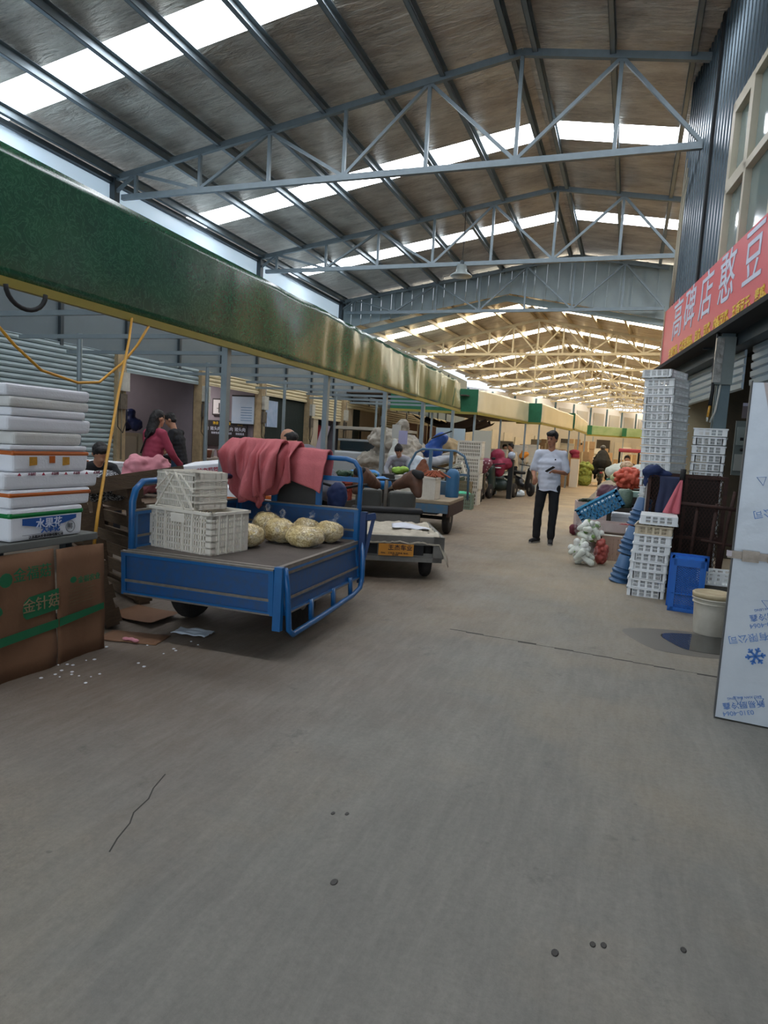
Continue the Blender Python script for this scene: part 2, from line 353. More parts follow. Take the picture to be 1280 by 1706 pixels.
for i, v in enumerate([-.8] + V2):
    va, vb, vc = v, v + (6.1 if i == 0 else 5.5) - 2.6 - .0, v + (6.1 if i == 0 else 5.5)
    vd = vb + .85
    for sx, xa, xb in (('l', -7.1, 0), ('r', 0, 9)):
        pa = MB(); 
        for s_, e_ in ((va, vb), (vd, vc)): pa.prism([(xa, s_, z2(xa)), (xb, s_, z2(xb)), (xb, e_, z2(xb)), (xa, e_, z2(xa))], (0, 0, 0), (0, 0, .03))
        o = pa.build('ceiling', FOIL); o.matrix_world = M2; struct(o)
        xa2, xb2 = (xa, -.2) if sx == 'l' else (.2, xb)
        pb = MB().prism([(xa2, vb, z2(xa2)), (xb2, vb, z2(xb2)), (xb2, vd, z2(xb2)), (xa2, vd, z2(xa2))], (0, 0, 0), (0, 0, .03))
        o = pb.build('window_%d' % (21 + 2 * i + (sx == 'r')), SKYM2); o.matrix_world = M2; struct(o, 'lit roof strip of the farther roof')
for i, x in enumerate([-6.5, -5.3, -4.0, -2.7, -1.4, -.2, .2, 1.4, 2.7, 4.0]):
    o = MB().box(x - .04, x + .04, -.6, 60, z2(x) - .16, z2(x) - .02).build('purlin', WARM); o.matrix_world = M2
    tag(o, 'cream purlin under the farther roof, %s from its left eave' % NTH[i], 'roof beam', 'purlins under the farther roof')

# left upper wall of pale sheet above the stalls
PALE = mat('pale sheet wall', '#b4c3cd', .35, .35, '#9cadb8', 2, .6, .2, 5)
wl = MB()
y = -7
while y < 24.9:
    wl.box(-11.35, -11.3, y, y + .95, 2.6, 6.95); wl.box(-11.32, -11.28, y + .95, y + 1.0, 2.6, 6.95); y += 1.0
struct(wl.build('wall_left', PALE))
FRP = mat('daylit translucent wall sheet', '#b9cfe0', .4, 0, '#d5e2ea', .7, .6, emit=.55)
struct(MB().box(-11.27, -11.25, -7, 25.8, 5.0, 6.76).build('window_40', FRP), 'daylit translucent sheet band high on the left wall')
for i, y in enumerate((6.0, 12.1, 18.25, 24.4)):
    tag(MB().box(-11.24, -11.1, y - .08, y + .08, 0, 6.9).build('column', DSTEEL), 'dark steel eave column at the left end of the %s truss' % (['unseen nearest', 'first', 'second', 'third'][i]), 'column', 'eave columns')
struct(MB().box(-11.24, -11.15, -7, 25, 6.78, 6.88).build('trim_1', DSTEEL))
# shop block along the left
SHEET = mat('grey sheet over the shops', '#6d7a80', .5, .1, '#5c686e', 1.5, .5)
XS = -8.2
o = MB().box(XS - .06, XS, -6, 34, 2.66, 4.9).build('wall_shops', SHEET); struct(o)
struct(MB().box(-12.6, XS - .06, -6, 34, 4.8, 4.9).build('ceiling', SHEET))
for i in range(24):
    y = -2 + i * 1.4
    tag(MB().box(XS, XS + .05, y - .03, y + .03, 2.62, 4.8).build('wall_stud', DSTEEL), 'thin grey stud on the sheet above the shop fronts, %s' % ('hidden behind the green board' if i < 4 or i > 17 else NTH[i - 4] + ' in view from the left'), 'stud', 'studs above the shop fronts')
INW = mat('mauve plaster', '#8f868c', .85, 0, '#77707a', 1.5, .6)
BAYS = [-4.0, -1.2, 1.4, 4.0, 6.5, 9.0, 11.3, 13.6, 16.05, 18.3, 21.4, 24.4, 27.4, 30.4, 33.4]
struct(MB().box(-12.6, -12.5, -6, 34, 0, 2.9).build('wall_back', INW))
for i, y in enumerate(BAYS[4:]):
    m = MB().box(-12.5, XS - .12, y - .05, y + .05, 0, 4.8)
    struct(m.build('wall_partition', INW))
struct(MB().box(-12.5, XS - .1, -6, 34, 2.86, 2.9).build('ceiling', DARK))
CREAM = mat('stained cream post', '#b8a27c', .75, 0, '#6d5f4c', 5, .8)
PIL = ['beside the long grey shutter', 'between the dark open shop and the clock shop', 'left of the black doorway', 'right of the black doorway', 'beside the half open cream shutter', 'left of the brown doors']
for i, y in enumerate(BAYS[5:11]):
    t = thing('shop_pillar', 'stained cream pillar with cables and a meter box, %s' % PIL[i], 'pillar', (XS + .02, y, 0))
    MB().box(-.09, .09, -.1, .1, 0, 2.66).build('shaft', CREAM, t)
    MB().box(.09, .17, -.08, .1, 2.05, 2.36).build('meter_box', mat('meter box', '#c9c8bd', .5, 0, '#8f8b80', 8, .6), t)
    MB().box(.09, .15, -.09, .07, 1.75, 2.0).build('junction_box', mat('old box', '#6f6455', .7, 0, '#3c342c', 14, .7), t)
    MB().tube([(.12, -.06, 2.1), (.16, -.16, 1.8), (.14, -.14, 1.45), (.12, 0, 1.35), (.12, .1, 1.6), (.12, .08, 1.95)], .008, 6).build('cable', BLACK, t, True)
    MB().tube([(.12, .05, 2.6), (.13, .0, 2.2), (.12, -.03, 1.9), (.11, -.02, .9)], .012, 6).build('cable', mat('grey cable', '#8d8573', .6), t, True)
def shutter(name, label, y0, y1, zb, zt, m, x=XS + .02, cat='roller shutter', slat=.078):
    mb = MB(); z = zb; mb.box(x - .03, x + .015, y0, y1, zb, zb + .05)
    while z < zt:
        h = min(slat, zt - z)
        mb.prism([(x - .02, y0, z), (x + .012, y0, z + .012), (x + .02, y0, z + h * .5), (x + .012, y0, z + h - .006), (x - .02, y0, z + h)], (0, 0, 0), (0, y1 - y0, 0)); z += slat
    return tag(mb.build(name, m), label, cat)
shutter('roller_shutter', 'closed grey roller shutter filling the wall behind the foam box stack', 4.05, 8.9, 0, 2.66, SHUT)
shutter('roller_shutter', 'closed grey shutter at the left edge of the photo', -4, 3.95, 0, 2.66, SHUT)
shutter('roller_shutter', 'rolled up pale shutter above the dark open shop', 9.1, 11.2, 2.38, 2.68, SHUT)
shutter('roller_shutter', 'rolled up pale shutter above the clock shop', 11.4, 13.5, 2.4, 2.68, SHUTC)
shutter('roller_shutter', 'rolled up cream shutter above the black doorway', 13.7, 15.95, 2.4, 2.68, SHUTC)
shutter('roller_shutter', 'half lowered cream shutter above the meat display', 16.15, 18.2, 2.0, 2.68, SHUTC)
shutter('roller_shutter', 'cream shutter strip over the pale panelled stall front', 18.4, 21.3, 2.45, 2.68, SHUTC)
shutter('roller_shutter', 'fully closed cream roller shutter behind the parked truck', 21.5, 24.3, 0, 2.68, SHUTC)
shutter('roller_shutter', 'cream shutter strip over the first brown doors', 24.5, 27.3, 2.3, 2.68, SHUTC)
shutter('roller_shutter', 'cream shutter strip over the farther brown doors', 27.5, 30.3, 2.3, 2.68, SHUTC)
BRN = mat('brown door', '#6b4436', .7, 0, '#573629', 3, .5)
for i, y in enumerate((24.6, 25.95, 27.6, 28.95)):
    t = thing('brown_door', 'brown shop door leaf, %s from the closed cream shutter' % NTH[i], 'door', (XS, y, 0), group='brown door leaves')
    MB().box(-.03, .02, .02, 1.25, 0, 2.3).build('leaf', BRN, t); MB().box(.02, .05, 1.1, 1.16, .95, 1.2).build('handle', EDGE, t)
    MB().box(-.04, .04, 1.26, 1.34, 0, 2.3).build('frame', SHUTC, t)
# inside the shops
tag(MB().box(XS - .06, XS - .04, 13.75, 15.95, 0, 2.4).build('door_curtain', mat('black green curtain', '#10201a', .8, 0, '#0b1512', 6, .5, .4, 9, stretch=(1, 6, .4))), 'black green curtain closing the shop right of the clock shop', 'curtain')
t = thing('notice_board', 'pale blue notice poster hung left inside the black doorway', 'poster', (XS - .03, 13.95, 1.95))
MB().box(-.01, .01, -.02, .55, -.28, .35).build('sheet', mat('poster paper', '#8ea6c2', .6, 0, '#b9c3d6', 6, .7), t)
t = thing('panel_curtain', 'white panel beside the meat display under the half shutter', 'panel', (XS, 16.15, 0))
MB().box(-.05, 0, 0, .6, 0, 2.0).build('sheet', mat('white panels', '#c9bda6', .7, 0, '#a99678', 4, .6, stretch=(1, 3, .4)), t)
tag(MB().box(XS - .6, XS - .55, 16.7, 18.2, 0, 2.0).build('display_backdrop', mat('grey cloth', '#4b4a4e', .9, 0, '#3a3a3d', 4, .5)), 'grey backdrop behind the hanging meat and red ornament', 'backdrop')
m = MB()
for k in range(7): m.ball((XS - .35, 17.2 + random.uniform(-.12, .25), 1.15 + random.uniform(-.12, .3)), (.1, .12, .2))
tag(blob(m, 'hanging_meat', mat('pale meat', '#a58076', .6, 0, '#7d5047', 9, .6), None, .04), 'pale meat hanging under the half lowered shutter', 'meat')
tag(MB().ball((XS - .3, 17.4, 1.75), (.05, .22, .12)).ball((XS - .3, 17.4, 1.6), (.04, .05, .22)).build('red_ornament', mat('red ornament', '#9b2430', .6), None, True), 'red hanging ornament above the meat', 'ornament')
for i, (a, bb, c) in enumerate(((18.4, 19.2, '#b7a88c'), (19.2, 19.75, '#16241f'), (19.75, 21.3, '#a8957b'))):
    tag(MB().box(XS - .05, XS, a, bb, 0, 2.45).build('shop_front_board', mat('stall panel %d' % i, c, .8, 0, '#8a7a62' if i != 1 else '#0c1512', 3, .5, stretch=(1, 3, .3))), ['beige stall front panel left of the dark gap', 'dark narrow doorway gap between beige stall panels', 'beige stall front panel right of the dark gap'][i], 'panel')
# clock shop
t = thing('wall_clock', 'square dark framed wall clock inside the middle shop', 'clock', (-9.23, 13.53, 2.07))
MB().box(-.2, .2, -.03, .02, -.2, .2).build('frame', mat('dark frame', '#2a2022', .5), t)
MB().box(-.165, .165, -.04, -.03, -.165, .165).build('dial', mat('dial', '#d9d6d6', .5), t)
MB().box(-.008, .008, -.05, -.04, -.14, .09).build('hand', BLACK, t); MB().box(-.06, .0, -.05, -.04, -.04, -.03).build('hand', BLACK, t)
t = thing('wall_poster', 'pale blue price poster hung beside the square clock', 'poster', (-8.62, 13.5, 2.05))
MB().box(-.25, .35, -.02, 0, -.36, .28).build('sheet', mat('blue poster', '#a9c0d6', .5, 0, '#c6d1dd', 5, .6), t); MB().box(-.25, .35, -.03, .01, .28, .31).build('rail', DARK, t); MB().box(-.25, .35, -.03, .01, -.38, -.35).build('rail', DARK, t)
for k in range(6): MB().box(.0, .3, -.024, -.02, -.28 + k * .06, -.265 + k * .06).build('print_line', mat('blue ink', '#6487ab', .6), t)
t = thing('menu_board', 'black menu board with white writing under the square clock', 'menu board', (-9.25, 13.52, 1.55))
MB().box(-.55, .8, -.03, 0, -.4, .2).build('board', mat('black board', '#1a1616', .5), t)
for k in range(4):
    text('猪头肉', .1, WHTX, t, face((0, -1, 0), loc=(-.4 + k * .34, -.035, .0))); text('熟食', .08, YLTX, t, face((0, -1, 0), loc=(-.4 + k * .34, -.035, .13)))
    text('现做现卖', .06, WHTX, t, face((0, -1, 0), loc=(-.4 + k * .34, -.035, -.1)))
t = thing('shop_counter', 'brown counter with goods across the front of the clock shop', 'counter', (-8.9, 11.7, 0))
MB().box(-.5, .5, -.2, 1.7, .0, .86).build('cabinet', mat('brown cabinet', '#5a4436', .7, 0, '#44342a', 5, .5), t); MB().box(-.55, .55, -.25, 1.75, .86, .9).build('worktop', mat('counter top', '#8b8378', .5), t)
gm = [mat('tub red', '#8e2630', .5), mat('tub white', '#c9c8c4', .5), mat('tub brown', '#7a4a35', .6)]
for k in range(9):
    x = -9.2 + (k % 3) * .28; y = 11.75 + (k // 3) * .5
    o = MB().lathe([(.07, 0), (.1, .16), (.1, .17), (.0, .17)], 14).build('food_tub', gm[k % 3], None, True)
    place(o, (x, y, .9)); tag(o, '%s tub of food on the brown shop counter' % ['dark red', 'white', 'brown'][k % 3], 'tub', '%s tubs on the shop counter' % ['red', 'white', 'brown'][k % 3])
for k, y in enumerate((12.0, 12.65, 13.2)):
    t = thing('shop_chair', 'beige padded chair back, %s from the left behind the counter' % NTH[k], 'chair', (-9.75, y, 0), group='chairs behind the counter')
    MB().box(-.2, .2, -.22, .22, .42, .5).build('seat', CREAM, t); MB().box(-.24, -.18, -.2, .2, .6, 1.22).build('backrest', mat('beige pad', '#a28f7e', .8), t)
    for a in (-.17, .17):
        for c in (-.18, .18): MB().box(a - .02, a + .02, c - .02, c + .02, 0, .42).build('leg', DARK, t)
t = thing('weighing_scale', 'small dark counter scale beside the man in black', 'scale', (-8.55, 10.95, 0))
MB().box(-.2, .2, -.15, .15, 0, .85).build('stand', mat('brown cabinet', '#5a4436'), t); MB().box(-.16, .16, -.12, .12, .85, .93).build('body', DARK, t); MB().cb((0, -.02, 1.02), (.24, .03, .16), (R(-30), 0, 0)).build('screen', mat('scale screen', '#8fa3a6', .3), t)
t = thing('storage_cabinet', 'pale cabinet at the back of the dark shop with blue bags on it', 'cabinet', (-9.6, 10.9, 0)); MB().box(-.45, .45, -.25, .25, 0, 1.35).build('body', mat('pale cabinet', '#a69b85', .7, 0, '#8b806b', 5, .5), t)
for s in (-1, 1): MB().box(s * .22 - .2, s * .22 + .2, -.27, -.25, .1, 1.28).build('door', mat('pale cabinet door', '#b0a792', .6), t)
m = MB()
for k in range(8): m.ball((-9.6 + random.uniform(-.25, .25), 10.9 + random.uniform(-.1, .1), 1.45 + random.uniform(0, .3)), random.uniform(.1, .15))
tag(blob(m, 'blue_bags', mat('navy plastic', '#1d2a55', .4, 0, '#2d3b6b', 12, .6), None, .035, 3, (.03, 9)), 'crumpled navy plastic bags on the pale cabinet', 'bags', kind='stuff')
for i, (y0, lab) in enumerate(((10.2, 'dark open shop'), (12.5, 'clock shop'))):
    area('shop_light', (-10.4, y0, 2.8), (0, 0, 0), 1.2, .6, (14, 60)[i], (1, .93, .9))

# ---- the building on the right with its sign
WD = Vector((-.14, 1, 0)).normalized(); WN = Vector((-1, -.14, 0)).normalized()
def WP(y, off=0, z=0):      # point on the right building's front line at depth y, off = towards the lane
    p = Vector((1.09 - .14 * (y - 9.18), y, z)) + WN * off; return p
CORR = mat('dark corrugated sheet', '#55636c', .32, .55, '#46535b', 2, .5)
wr = MB(); n = 0; pit = .17; y = -5.0
prof = []
while y < 13.2:
    for dy, d in ((0, 0), (.07, 0), (.09, .035), (.15, .035)): prof.append((y + dy, d))
    y += pit
for (ya, da), (yb, db) in zip(prof, prof[1:]):
    inwin = ya < 10.1
    for za, zb in (((3.0, 4.0), (6.12, 8.45)) if inwin and ya > 6.2 else ((3.0, 8.45),)):
        a = WP(ya, da); c = WP(yb, db)
        wr.add([(a.x, a.y, za), (c.x, c.y, za), (c.x, c.y, zb), (a.x, a.y, zb)], [(3, 2, 1, 0)])
        q = WP(ya, -.06); s_ = WP(yb, -.06)
        wr.add([(q.x, q.y, za), (s_.x, s_.y, za), (s_.x, s_.y, zb), (q.x, q.y, zb)], [(0, 1, 2, 3)])
struct(wr.build('wall_right', CORR))
def onwall(mb, y0, y1, z0, z1, o0, o1):
    a, c = WP(y0, o0), WP(y1, o0); d, e = WP(y1, o1), WP(y0, o1)
    mb.prism([(a.x, a.y, z0), (c.x, c.y, z0), (d.x, d.y, z0), (e.x, e.y, z0)], (0, 0, 0), (0, 0, z1 - z0)); return mb
tag(onwall(MB(), 11.33, 11.41, 3.0, 8.4, .03, .06).build('seam_strip', DARK), 'dark vertical seam in the corrugated wall left of the window', 'seam')
WF = mat('cream window frame', '#c3bba6', .5, 0, '#a9a18c', 4, .4)
wf = MB()
for (ya, yb, za, zb) in ((10.09, 10.17, 4.0, 6.14), (9.28, 9.36, 4.0, 6.1), (8.2, 8.28, 4.0, 6.1), (7.1, 7.18, 4.0, 6.1), (6.1, 6.2, 4.0, 6.14), (6.1, 10.17, 6.05, 6.14), (6.1, 10.17, 4.98, 5.08), (6.1, 10.17, 3.98, 4.06), (9.36, 9.42, 5.05, 6.05), (10.03, 10.09, 5.05, 6.05), (9.4, 10.05, 5.98, 6.05), (9.4, 10.05, 5.08, 5.14)):
    onwall(wf, ya, yb, za, zb, -.02, .07)
wnd = struct(wf.build('window_5', WF), 'cream framed upper window of the right building')
GL = mat('grey green glass', '#7d918f', .06, 0, spec=.9, coat=.5)
onwall(MB(), 6.1, 10.15, 4.0, 6.1, -.03, -.01).build('pane', GL, wnd)
o = MB(); [onwall(o, *q) for q in ((-5, 13.2, 2.85, 3.05, -.3, .0),)]
struct(o.build('trim_2', DSTEEL))
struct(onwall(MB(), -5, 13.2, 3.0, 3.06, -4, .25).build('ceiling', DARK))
# right shop interiors
struct(onwall(MB(), 12.9, 13.2, 0, 4.15, -4, 0).build('wall_right_end', mat('cream render', '#cdbd98', .8, 0, '#b8a886', 2, .5))); struct(onwall(MB(), 12.9, 13.2, 4.15, 8.45, -4, 0).build('wall_right_end', CORR))
struct(onwall(MB(), -5, 13.2, 0, 3.0, -4.0, -3.9).build('wall_right_back', mat('grey plaster', '#5f5d58', .9, 0, '#45433f', 1.5, .6)))
tag(onwall(MB(), 10.95, 11.05, 0, 3.0, -4, -.35).build('partition', mat('tile and stone partition', '#59503f', .85, 0, '#3e3a33', 4, .7)), 'brown stone partition seen between the crate stacks', 'partition')
PCH = mat('grey door panel', '#6b7775', .6, 0, '#5a6563', 3, .5)
t = thing('control_panel', 'grey panel with switches and a thermometer in the dark opening', 'control panel', (1.30, 9.9, 0))
MB().box(0, .42, 0, .05, 1.28, 2.0).build('panel', PCH, t)
for (x0, x1, za, zb, c) in ((.02, .2, 1.68, 1.92, '#83908c'), (.02, .18, 1.34, 1.56, '#a3a8a2')):
    MB().box(x0, x1, -.03, 0, za, zb).build('switch_plate', mat('plate' + c, c, .5), t)
MB().box(.06, .1, -.04, -.03, 1.74, 1.78).box(.12, .16, -.04, -.03, 1.74, 1.78).build('button', BLACK, t)
MB().ball((.09, -.05, 1.62), .022).build('knob', BLACK, t, True)
MB().tube([(.1, -.04, 1.66), (.2, -.05, 1.62), (.4, -.03, 1.58)], .008, 6).build('cable', STEEL, t, True)
t = thing('wall_notice', 'small white notice high inside the dark right opening', 'notice', (1.36, 9.95, 2.1)); MB().box(0, .16, -.01, 0, -.06, .14).build('sheet', mat('lit notice', '#6c6468', .6), t); MB().box(0, .16, -.015, -.01, .1, .14).build('heading', mat('notice head', '#b5b4c9', .6), t)
# column with electric box
def obl(mb, c, sx, sy, z0, z1):     # box aligned with the wall, c=(x,y)
    M = mb.M; mb.M = M @ Matrix.Translation((c[0], c[1], 0)) @ Matrix.Rotation(math.atan(.14), 4, 'Z'); mb.box(-sx / 2, sx / 2, -sy / 2, sy / 2, z0, z1); mb.M = M; return mb
t = thing('steel_column', 'grey green steel column carrying an electric box under the red sign', 'column', (0, 0, 0))
c = obl(MB(), (1.06, 9.2), .03, .17, 0, 3.05); obl(c, (1.0, 9.12), .13, .03, 0, 3.05); obl(c, (1.0, 9.3), .13, .03, 0, 3.05); c.build('shaft', mat('green grey steel', '#6a7b80', .4, .4, '#55656a', 3, .5), t)
obl(MB(), (.985, 9.1), .2, .12, 2.38, 2.95).build('electric_box', mat('grey box', '#7c8684', .5, .1, '#69716f', 6, .5), t)
obl(MB(), (.915, 9.03), .09, .03, 2.4, 2.93).build('silver_cover', mat('silver tape', '#a5a5a0', .3, .6, '#6d6760', 9, .8, .5, 14), t)
MB().tube([(.89, 9.08, 3.0), (.88, 9.06, 2.6), (.89, 9.05, 2.3), (.875, 9.04, 2.12)], .022, 8).build('cable', BLACK, t, True)
MB().tube([(.875, 9.04, 2.12), (.868, 9.03, 2.04), (.86, 9.03, 1.98)], .014, 8).build('yellow_sleeve', YEL, t, True)
MB().tube([(.86, 9.03, 1.99), (.862, 9.03, 1.93), (.89, 9.03, 1.92), (.94, 9.03, 2.05), (.96, 9.05, 2.25), (.97, 9.06, 2.4)], .012, 8).build('cable', mat('grey white cable', '#b9bab2', .5), t, True)
def shutter_r(name, label, y0, y1, zb, zt):
    mb = MB(); z = zb
    while z < zt:
        h = .1; a, c = WP(y0, -.2), WP(y1, -.2)
        mb.prism([(a.x, a.y, z), (a.x - .025, a.y, z + .02), (a.x - .03, a.y, z + .08), (a.x, a.y, z + h)], (0, 0, 0), (c.x - a.x, c.y - a.y, 0)); z += h
    return tag(mb.build(name, mat('blue grey shutter', '#9fb2be', .3, .3, '#8496a2', 2, .5)), label, 'roller shutter')
shutter_r('roller_shutter', 'half raised blue grey shutter right of the steel column', 5.0, 9.05, 2.36, 2.95)
shutter_r('roller_shutter', 'half raised blue grey shutter left of the steel column', 9.35, 12.8, 2.36, 2.95)
# red shop sign
S0 = Vector((.393, 13.1, 0)); S1 = Vector((1.165, 8.0, 0)); SD = (S1 - S0).normalized(); SN = Vector((SD.y, -SD.x, 0)); SL = 9.0
t = thing('shop_sign', 'long red shop sign with large white and small yellow characters', 'sign')
def SP(u, z, off=0): p = S0 + SD * u + SN * off; return (p.x, p.y, z)
MB().prism([SP(0, 3.11), SP(SL, 3.11), SP(SL, 3.11, -.15), SP(0, 3.11, -.15)], (0, 0, 0), (0, 0, .97)).build('face_panel', RSIGN, t)
MB().prism([SP(-.02, 3.03, .02), SP(SL, 3.03, .02), SP(SL, 3.03, -.2), SP(-.02, 3.03, -.2)], (0, 0, 0), (0, 0, .08)).build('bottom_rail', DSTEEL, t)
MB().prism([SP(-.03, 3.05, .02), SP(0, 3.05, .02), SP(0, 3.05, -.17), SP(-.03, 3.05, -.17)], (0, 0, 0), (0, 0, 1.03)).build('end_cap', mat('cream cap', '#b4a488', .6), t)
for ch, u in zip('高碑店憨豆腐', (1.06, 1.86, 2.78, 3.73, 4.70, 5.65)):
    text(ch, .70, WHTX, t, face(SN, loc=SP(u, 3.70, .004)), 'large_character', .003)
_i = 0
for w_ in '主营批发、 各种豆制品、 豆皮、 豆腐、 内酯豆腐、 五香豆干、 素鸡、 豆泡、 腐竹'.split():
    text(w_, .172, YLTX, t, face(SN, loc=SP(.62 + _i * .172 * .92, 3.22, .004)), 'small_lettering', .004, align='LEFT', sx=.92); _i += len(w_)
t = thing('sign_bracket', 'dark steel brackets holding the left end of the red sign', 'bracket')
for u in (.1, 2.9): MB().bar(SP(u, 3.0, 0), SP(u, 3.0, -.6), .05, .05).build('arm', DSTEEL, t)
MB().bar((.55, 12.9, 2.95), (.95, 12.4, 2.95), .05, .04).bar((.5, 12.9, 2.88), (.95, 12.2, 2.88), .05, .04).build('rod', DSTEEL, t)
t = thing('wall_cable', 'pale loose cables hanging down the corrugated wall behind the sign', 'cables', (0, 0, 0))
for k in range(3):
    p0 = WP(12.9 - k * .12, .08); MB().tube([(p0.x, p0.y, 6.6 - k * .2), (p0.x - .03, p0.y + .02, 5.9), (p0.x - .04, p0.y, 5.0), (p0.x - .05, p0.y - .03 * k, 4.1)], .012, 6).build('cable', mat('pale cable', '#b8ae97', .6), t, True)
# cold room door swung open into the lane
t = thing('cold_room_door', 'open stainless cold room door wrapped in blue printed film', 'door', (.585, 4.016, 0), R(-5))
SS = mat('brushed stainless with film', '#cdd4da', .36, .2, '#b4bfc9', 3, .6, .25, 7)
MB().box(0, 1.25, 0, .1, .01, 1.86).build('leaf', SS, t)
MB().box(-.006, .0, -.002, .1, .0, 1.87).build('edge_seal', mat('seal', '#4c4f50', .6), t)
lt = MB(); lt.box(-.03, .3, -.03, -.005, .915, .955).box(.04, .12, -.045, -.02, .905, .965).box(.16, .3, -.04, -.02, .91, .96)
lt.build('latch', mat('worn chrome', '#a89e92', .3, .7, '#6e665c', 20, .7), t)
MB().box(-.035, -.01, -.035, -.01, .925, .955).build('latch_tip', mat('tip', '#b9b0b4', .4), t)
INK = mat('blue film ink', '#2866b4', .5, 0, '#5b86bd', 30, .6)
INKL = mat('pale blue film ink', '#4f7dbd', .6, 0, '#7f9cc8', 30, .6)
F = (0, -1, 0); sl = R(180 + 17)
def flake(x, z, s):
    m = MB()
    for k in range(6):
        a = k * math.pi / 3 + .3; d = Vector((math.cos(a), 0, math.sin(a)))
        m.bar(Vector((x, -.003, z)), Vector((x, -.003, z)) + d * s, .002, s * .22, d.cross(Vector((0, 1, 0))))
        for q in (-1, 1):
            a2_ = a + q * .9; m.bar(Vector((x, -.003, z)) + d * s * .55, Vector((x, -.003, z)) + d * s * .55 + Vector((math.cos(a2_), 0, math.sin(a2_))) * s * .35, .002, s * .16, (0, 0, 1) if abs(math.sin(a2_)) < .9 else (1, 0, 0))
    m.build('snowflake_print', INK, t)
flake(.16, .39, .05); flake(.215, 1.05, .055); flake(.62, .3, .05)
for (x, z) in ((.28, .56), (.33, 1.26), (.2, .02 + .0), (.75, .9)):
    if z < .1: z = .045
    for st_, dz, sz, mm, xx in (('厨冷设备有限公司', -.045, .05, INKL, 0), ('0310-4064', .012, .036, INKL, -.02), ('新易厨冷鑫', .065, .042, INK, .0), ('BAO XIAN ZHI LENG', .105, .018, INK, .0)):
        if z + dz < .03: continue
        text(st_, sz, mm, t, face(F, loc=(x + xx - .07, -.003, z + dz), rot=sl), 'film_print', 0, .0005)
for (x, z) in ((.18, .68), (.1, .125), (.2, .14), (.09, 1.34)):
    MB().tube([(x - .022, -.003, z + .02), (x + .022, -.003, z + .024), (x + .012, -.003, z - .022)], .0022, 4, True).build('triangle_print', INKL, t)
patch = MB(); patch.prism([(.05, -.002, 1.86), (.25, -.002, 1.84), (.24, -.002, 1.62), (.13, -.002, 1.6), (.09, -.002, 1.7)], (0, 0, 0), (0, -.001, 0)); patch.build('torn_film_patch', mat('bare pinkish patch', '#c9b3a6', .5, 0, '#a9b2bb', 12, .7), t)

# ---- stall canopies along the left
GR = bpy.data.materials.new('green leaf pattern board'); GR.use_nodes = True; nt = GR.node_tree; N = nt.nodes; Lk = nt.links; b = N['Principled BSDF']; tc = N.new('ShaderNodeTexCoord')
base = mix(ramp(nz(2.5, 4).outputs[0], .35, .7), lin('#0d4530'), lin('#165235'))
q = nz(8, 3, .55, (1, 1, 1), 2.6)
base = mix(math_('MULTIPLY', ramp(math_('ABSOLUTE', math_('SUBTRACT', q.outputs[0], .5), 0), .008, .045, (1, 1, 1, 1), (0, 0, 0, 1)), .42), base, lin('#3f7a5a'))
Lk.new(base, b.inputs['Base Color']); b.inputs['Roughness'].default_value = .2; b.inputs['Specular IOR Level'].default_value = .7; b.inputs['IOR'].default_value = 1.52
OLIVE = mat('olive yellow strip', '#8d8132', .5, 0, '#756c2e', 4, .5)
def fascia(label, a, c, z0a, z0b, z1a, z1b, wav, endw=0, endl=None, name='canopy_board', m=None):
    t = thing(name, label, 'canopy')
    a = Vector((a[0], a[1], 0)); c = Vector((c[0], c[1], 0)); d = c - a; L = d.length; nrm = Vector((d.y, -d.x, 0)).normalized()
    def fn(u, v):
        w_ = wav * (min(1, max(.12, (u * L - 8.5) / 5)) if wav > .03 else 1)
        o = w_ * (noise.noise(Vector((u * L * 1.1, v * .8, 3.3))) * 1.5 + .6 * noise.noise(Vector((u * L * 3.8, v * .4, 9))))
        p = a + d * u + nrm * o; return (p.x, p.y, (z0a + (z0b - z0a) * u) * (1 - v) + (z1a + (z1b - z1a) * u) * v)
    g = MB().grid(fn, max(8, int(L * 7)), 12).build('board', m or GR, t, True); s_ = g.modifiers.new('t', 'SOLIDIFY'); s_.thickness = .012; s_.offset = -1
    MB().prism([a + nrm * .02 + Vector((0, 0, z0a - .07)), c + nrm * .02 + Vector((0, 0, z0b - .07)), c + nrm * .02 + Vector((0, 0, z0b)), a + nrm * .02 + Vector((0, 0, z0a))], (0, 0, 0), tuple(-nrm * .05)).build('edge_strip', OLIVE, t)
    if endl:
        e = Vector((endl[0], endl[1], 0)); dd = e - a
        MB().prism([a + Vector((0, 0, z0a)), e + Vector((0, 0, z0a)), e + Vector((0, 0, z1a)), a + Vector((0, 0, z1a))], (0, 0, 0), (0, .02, 0)).build('end_board', mat('dark green end sheet', '#12573a', .7, 0, '#1c6a48', 9, .7), t)
        MB().prism([a + Vector((0, -.01, z0a - .07)), e + Vector((0, -.01, z0a - .07)), e + Vector((0, -.01, z0a)), a + Vector((0, -.01, z0a))], (0, 0, 0), (0, .03, 0)).build('end_strip', OLIVE, t)
    return t
fascia('long green patterned canopy board running along the near left stalls', (-4.5, -3), (-4.52, 18.1), 2.5, 2.5, 3.57, 3.22, .06)
PG = mat('faded green board', '#7d9a6c', .5, 0, '#a9b78f', 2, .7); PC = mat('cream sheen board', '#d6d0b0', .28, 0, '#e6e1ca', 1.2, .7, coat=.5)  # PC: cream paints the grazing reflection of the green boards into their colour
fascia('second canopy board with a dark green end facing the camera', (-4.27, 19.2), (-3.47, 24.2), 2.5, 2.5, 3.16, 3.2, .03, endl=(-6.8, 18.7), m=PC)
fascia('third canopy board, beginning behind the walking man', (-3.02, 24.0), (-2.35, 29.2), 2.5, 2.5, 3.17, 3.1, .03, endl=(-3.9, 24.1), m=PC)
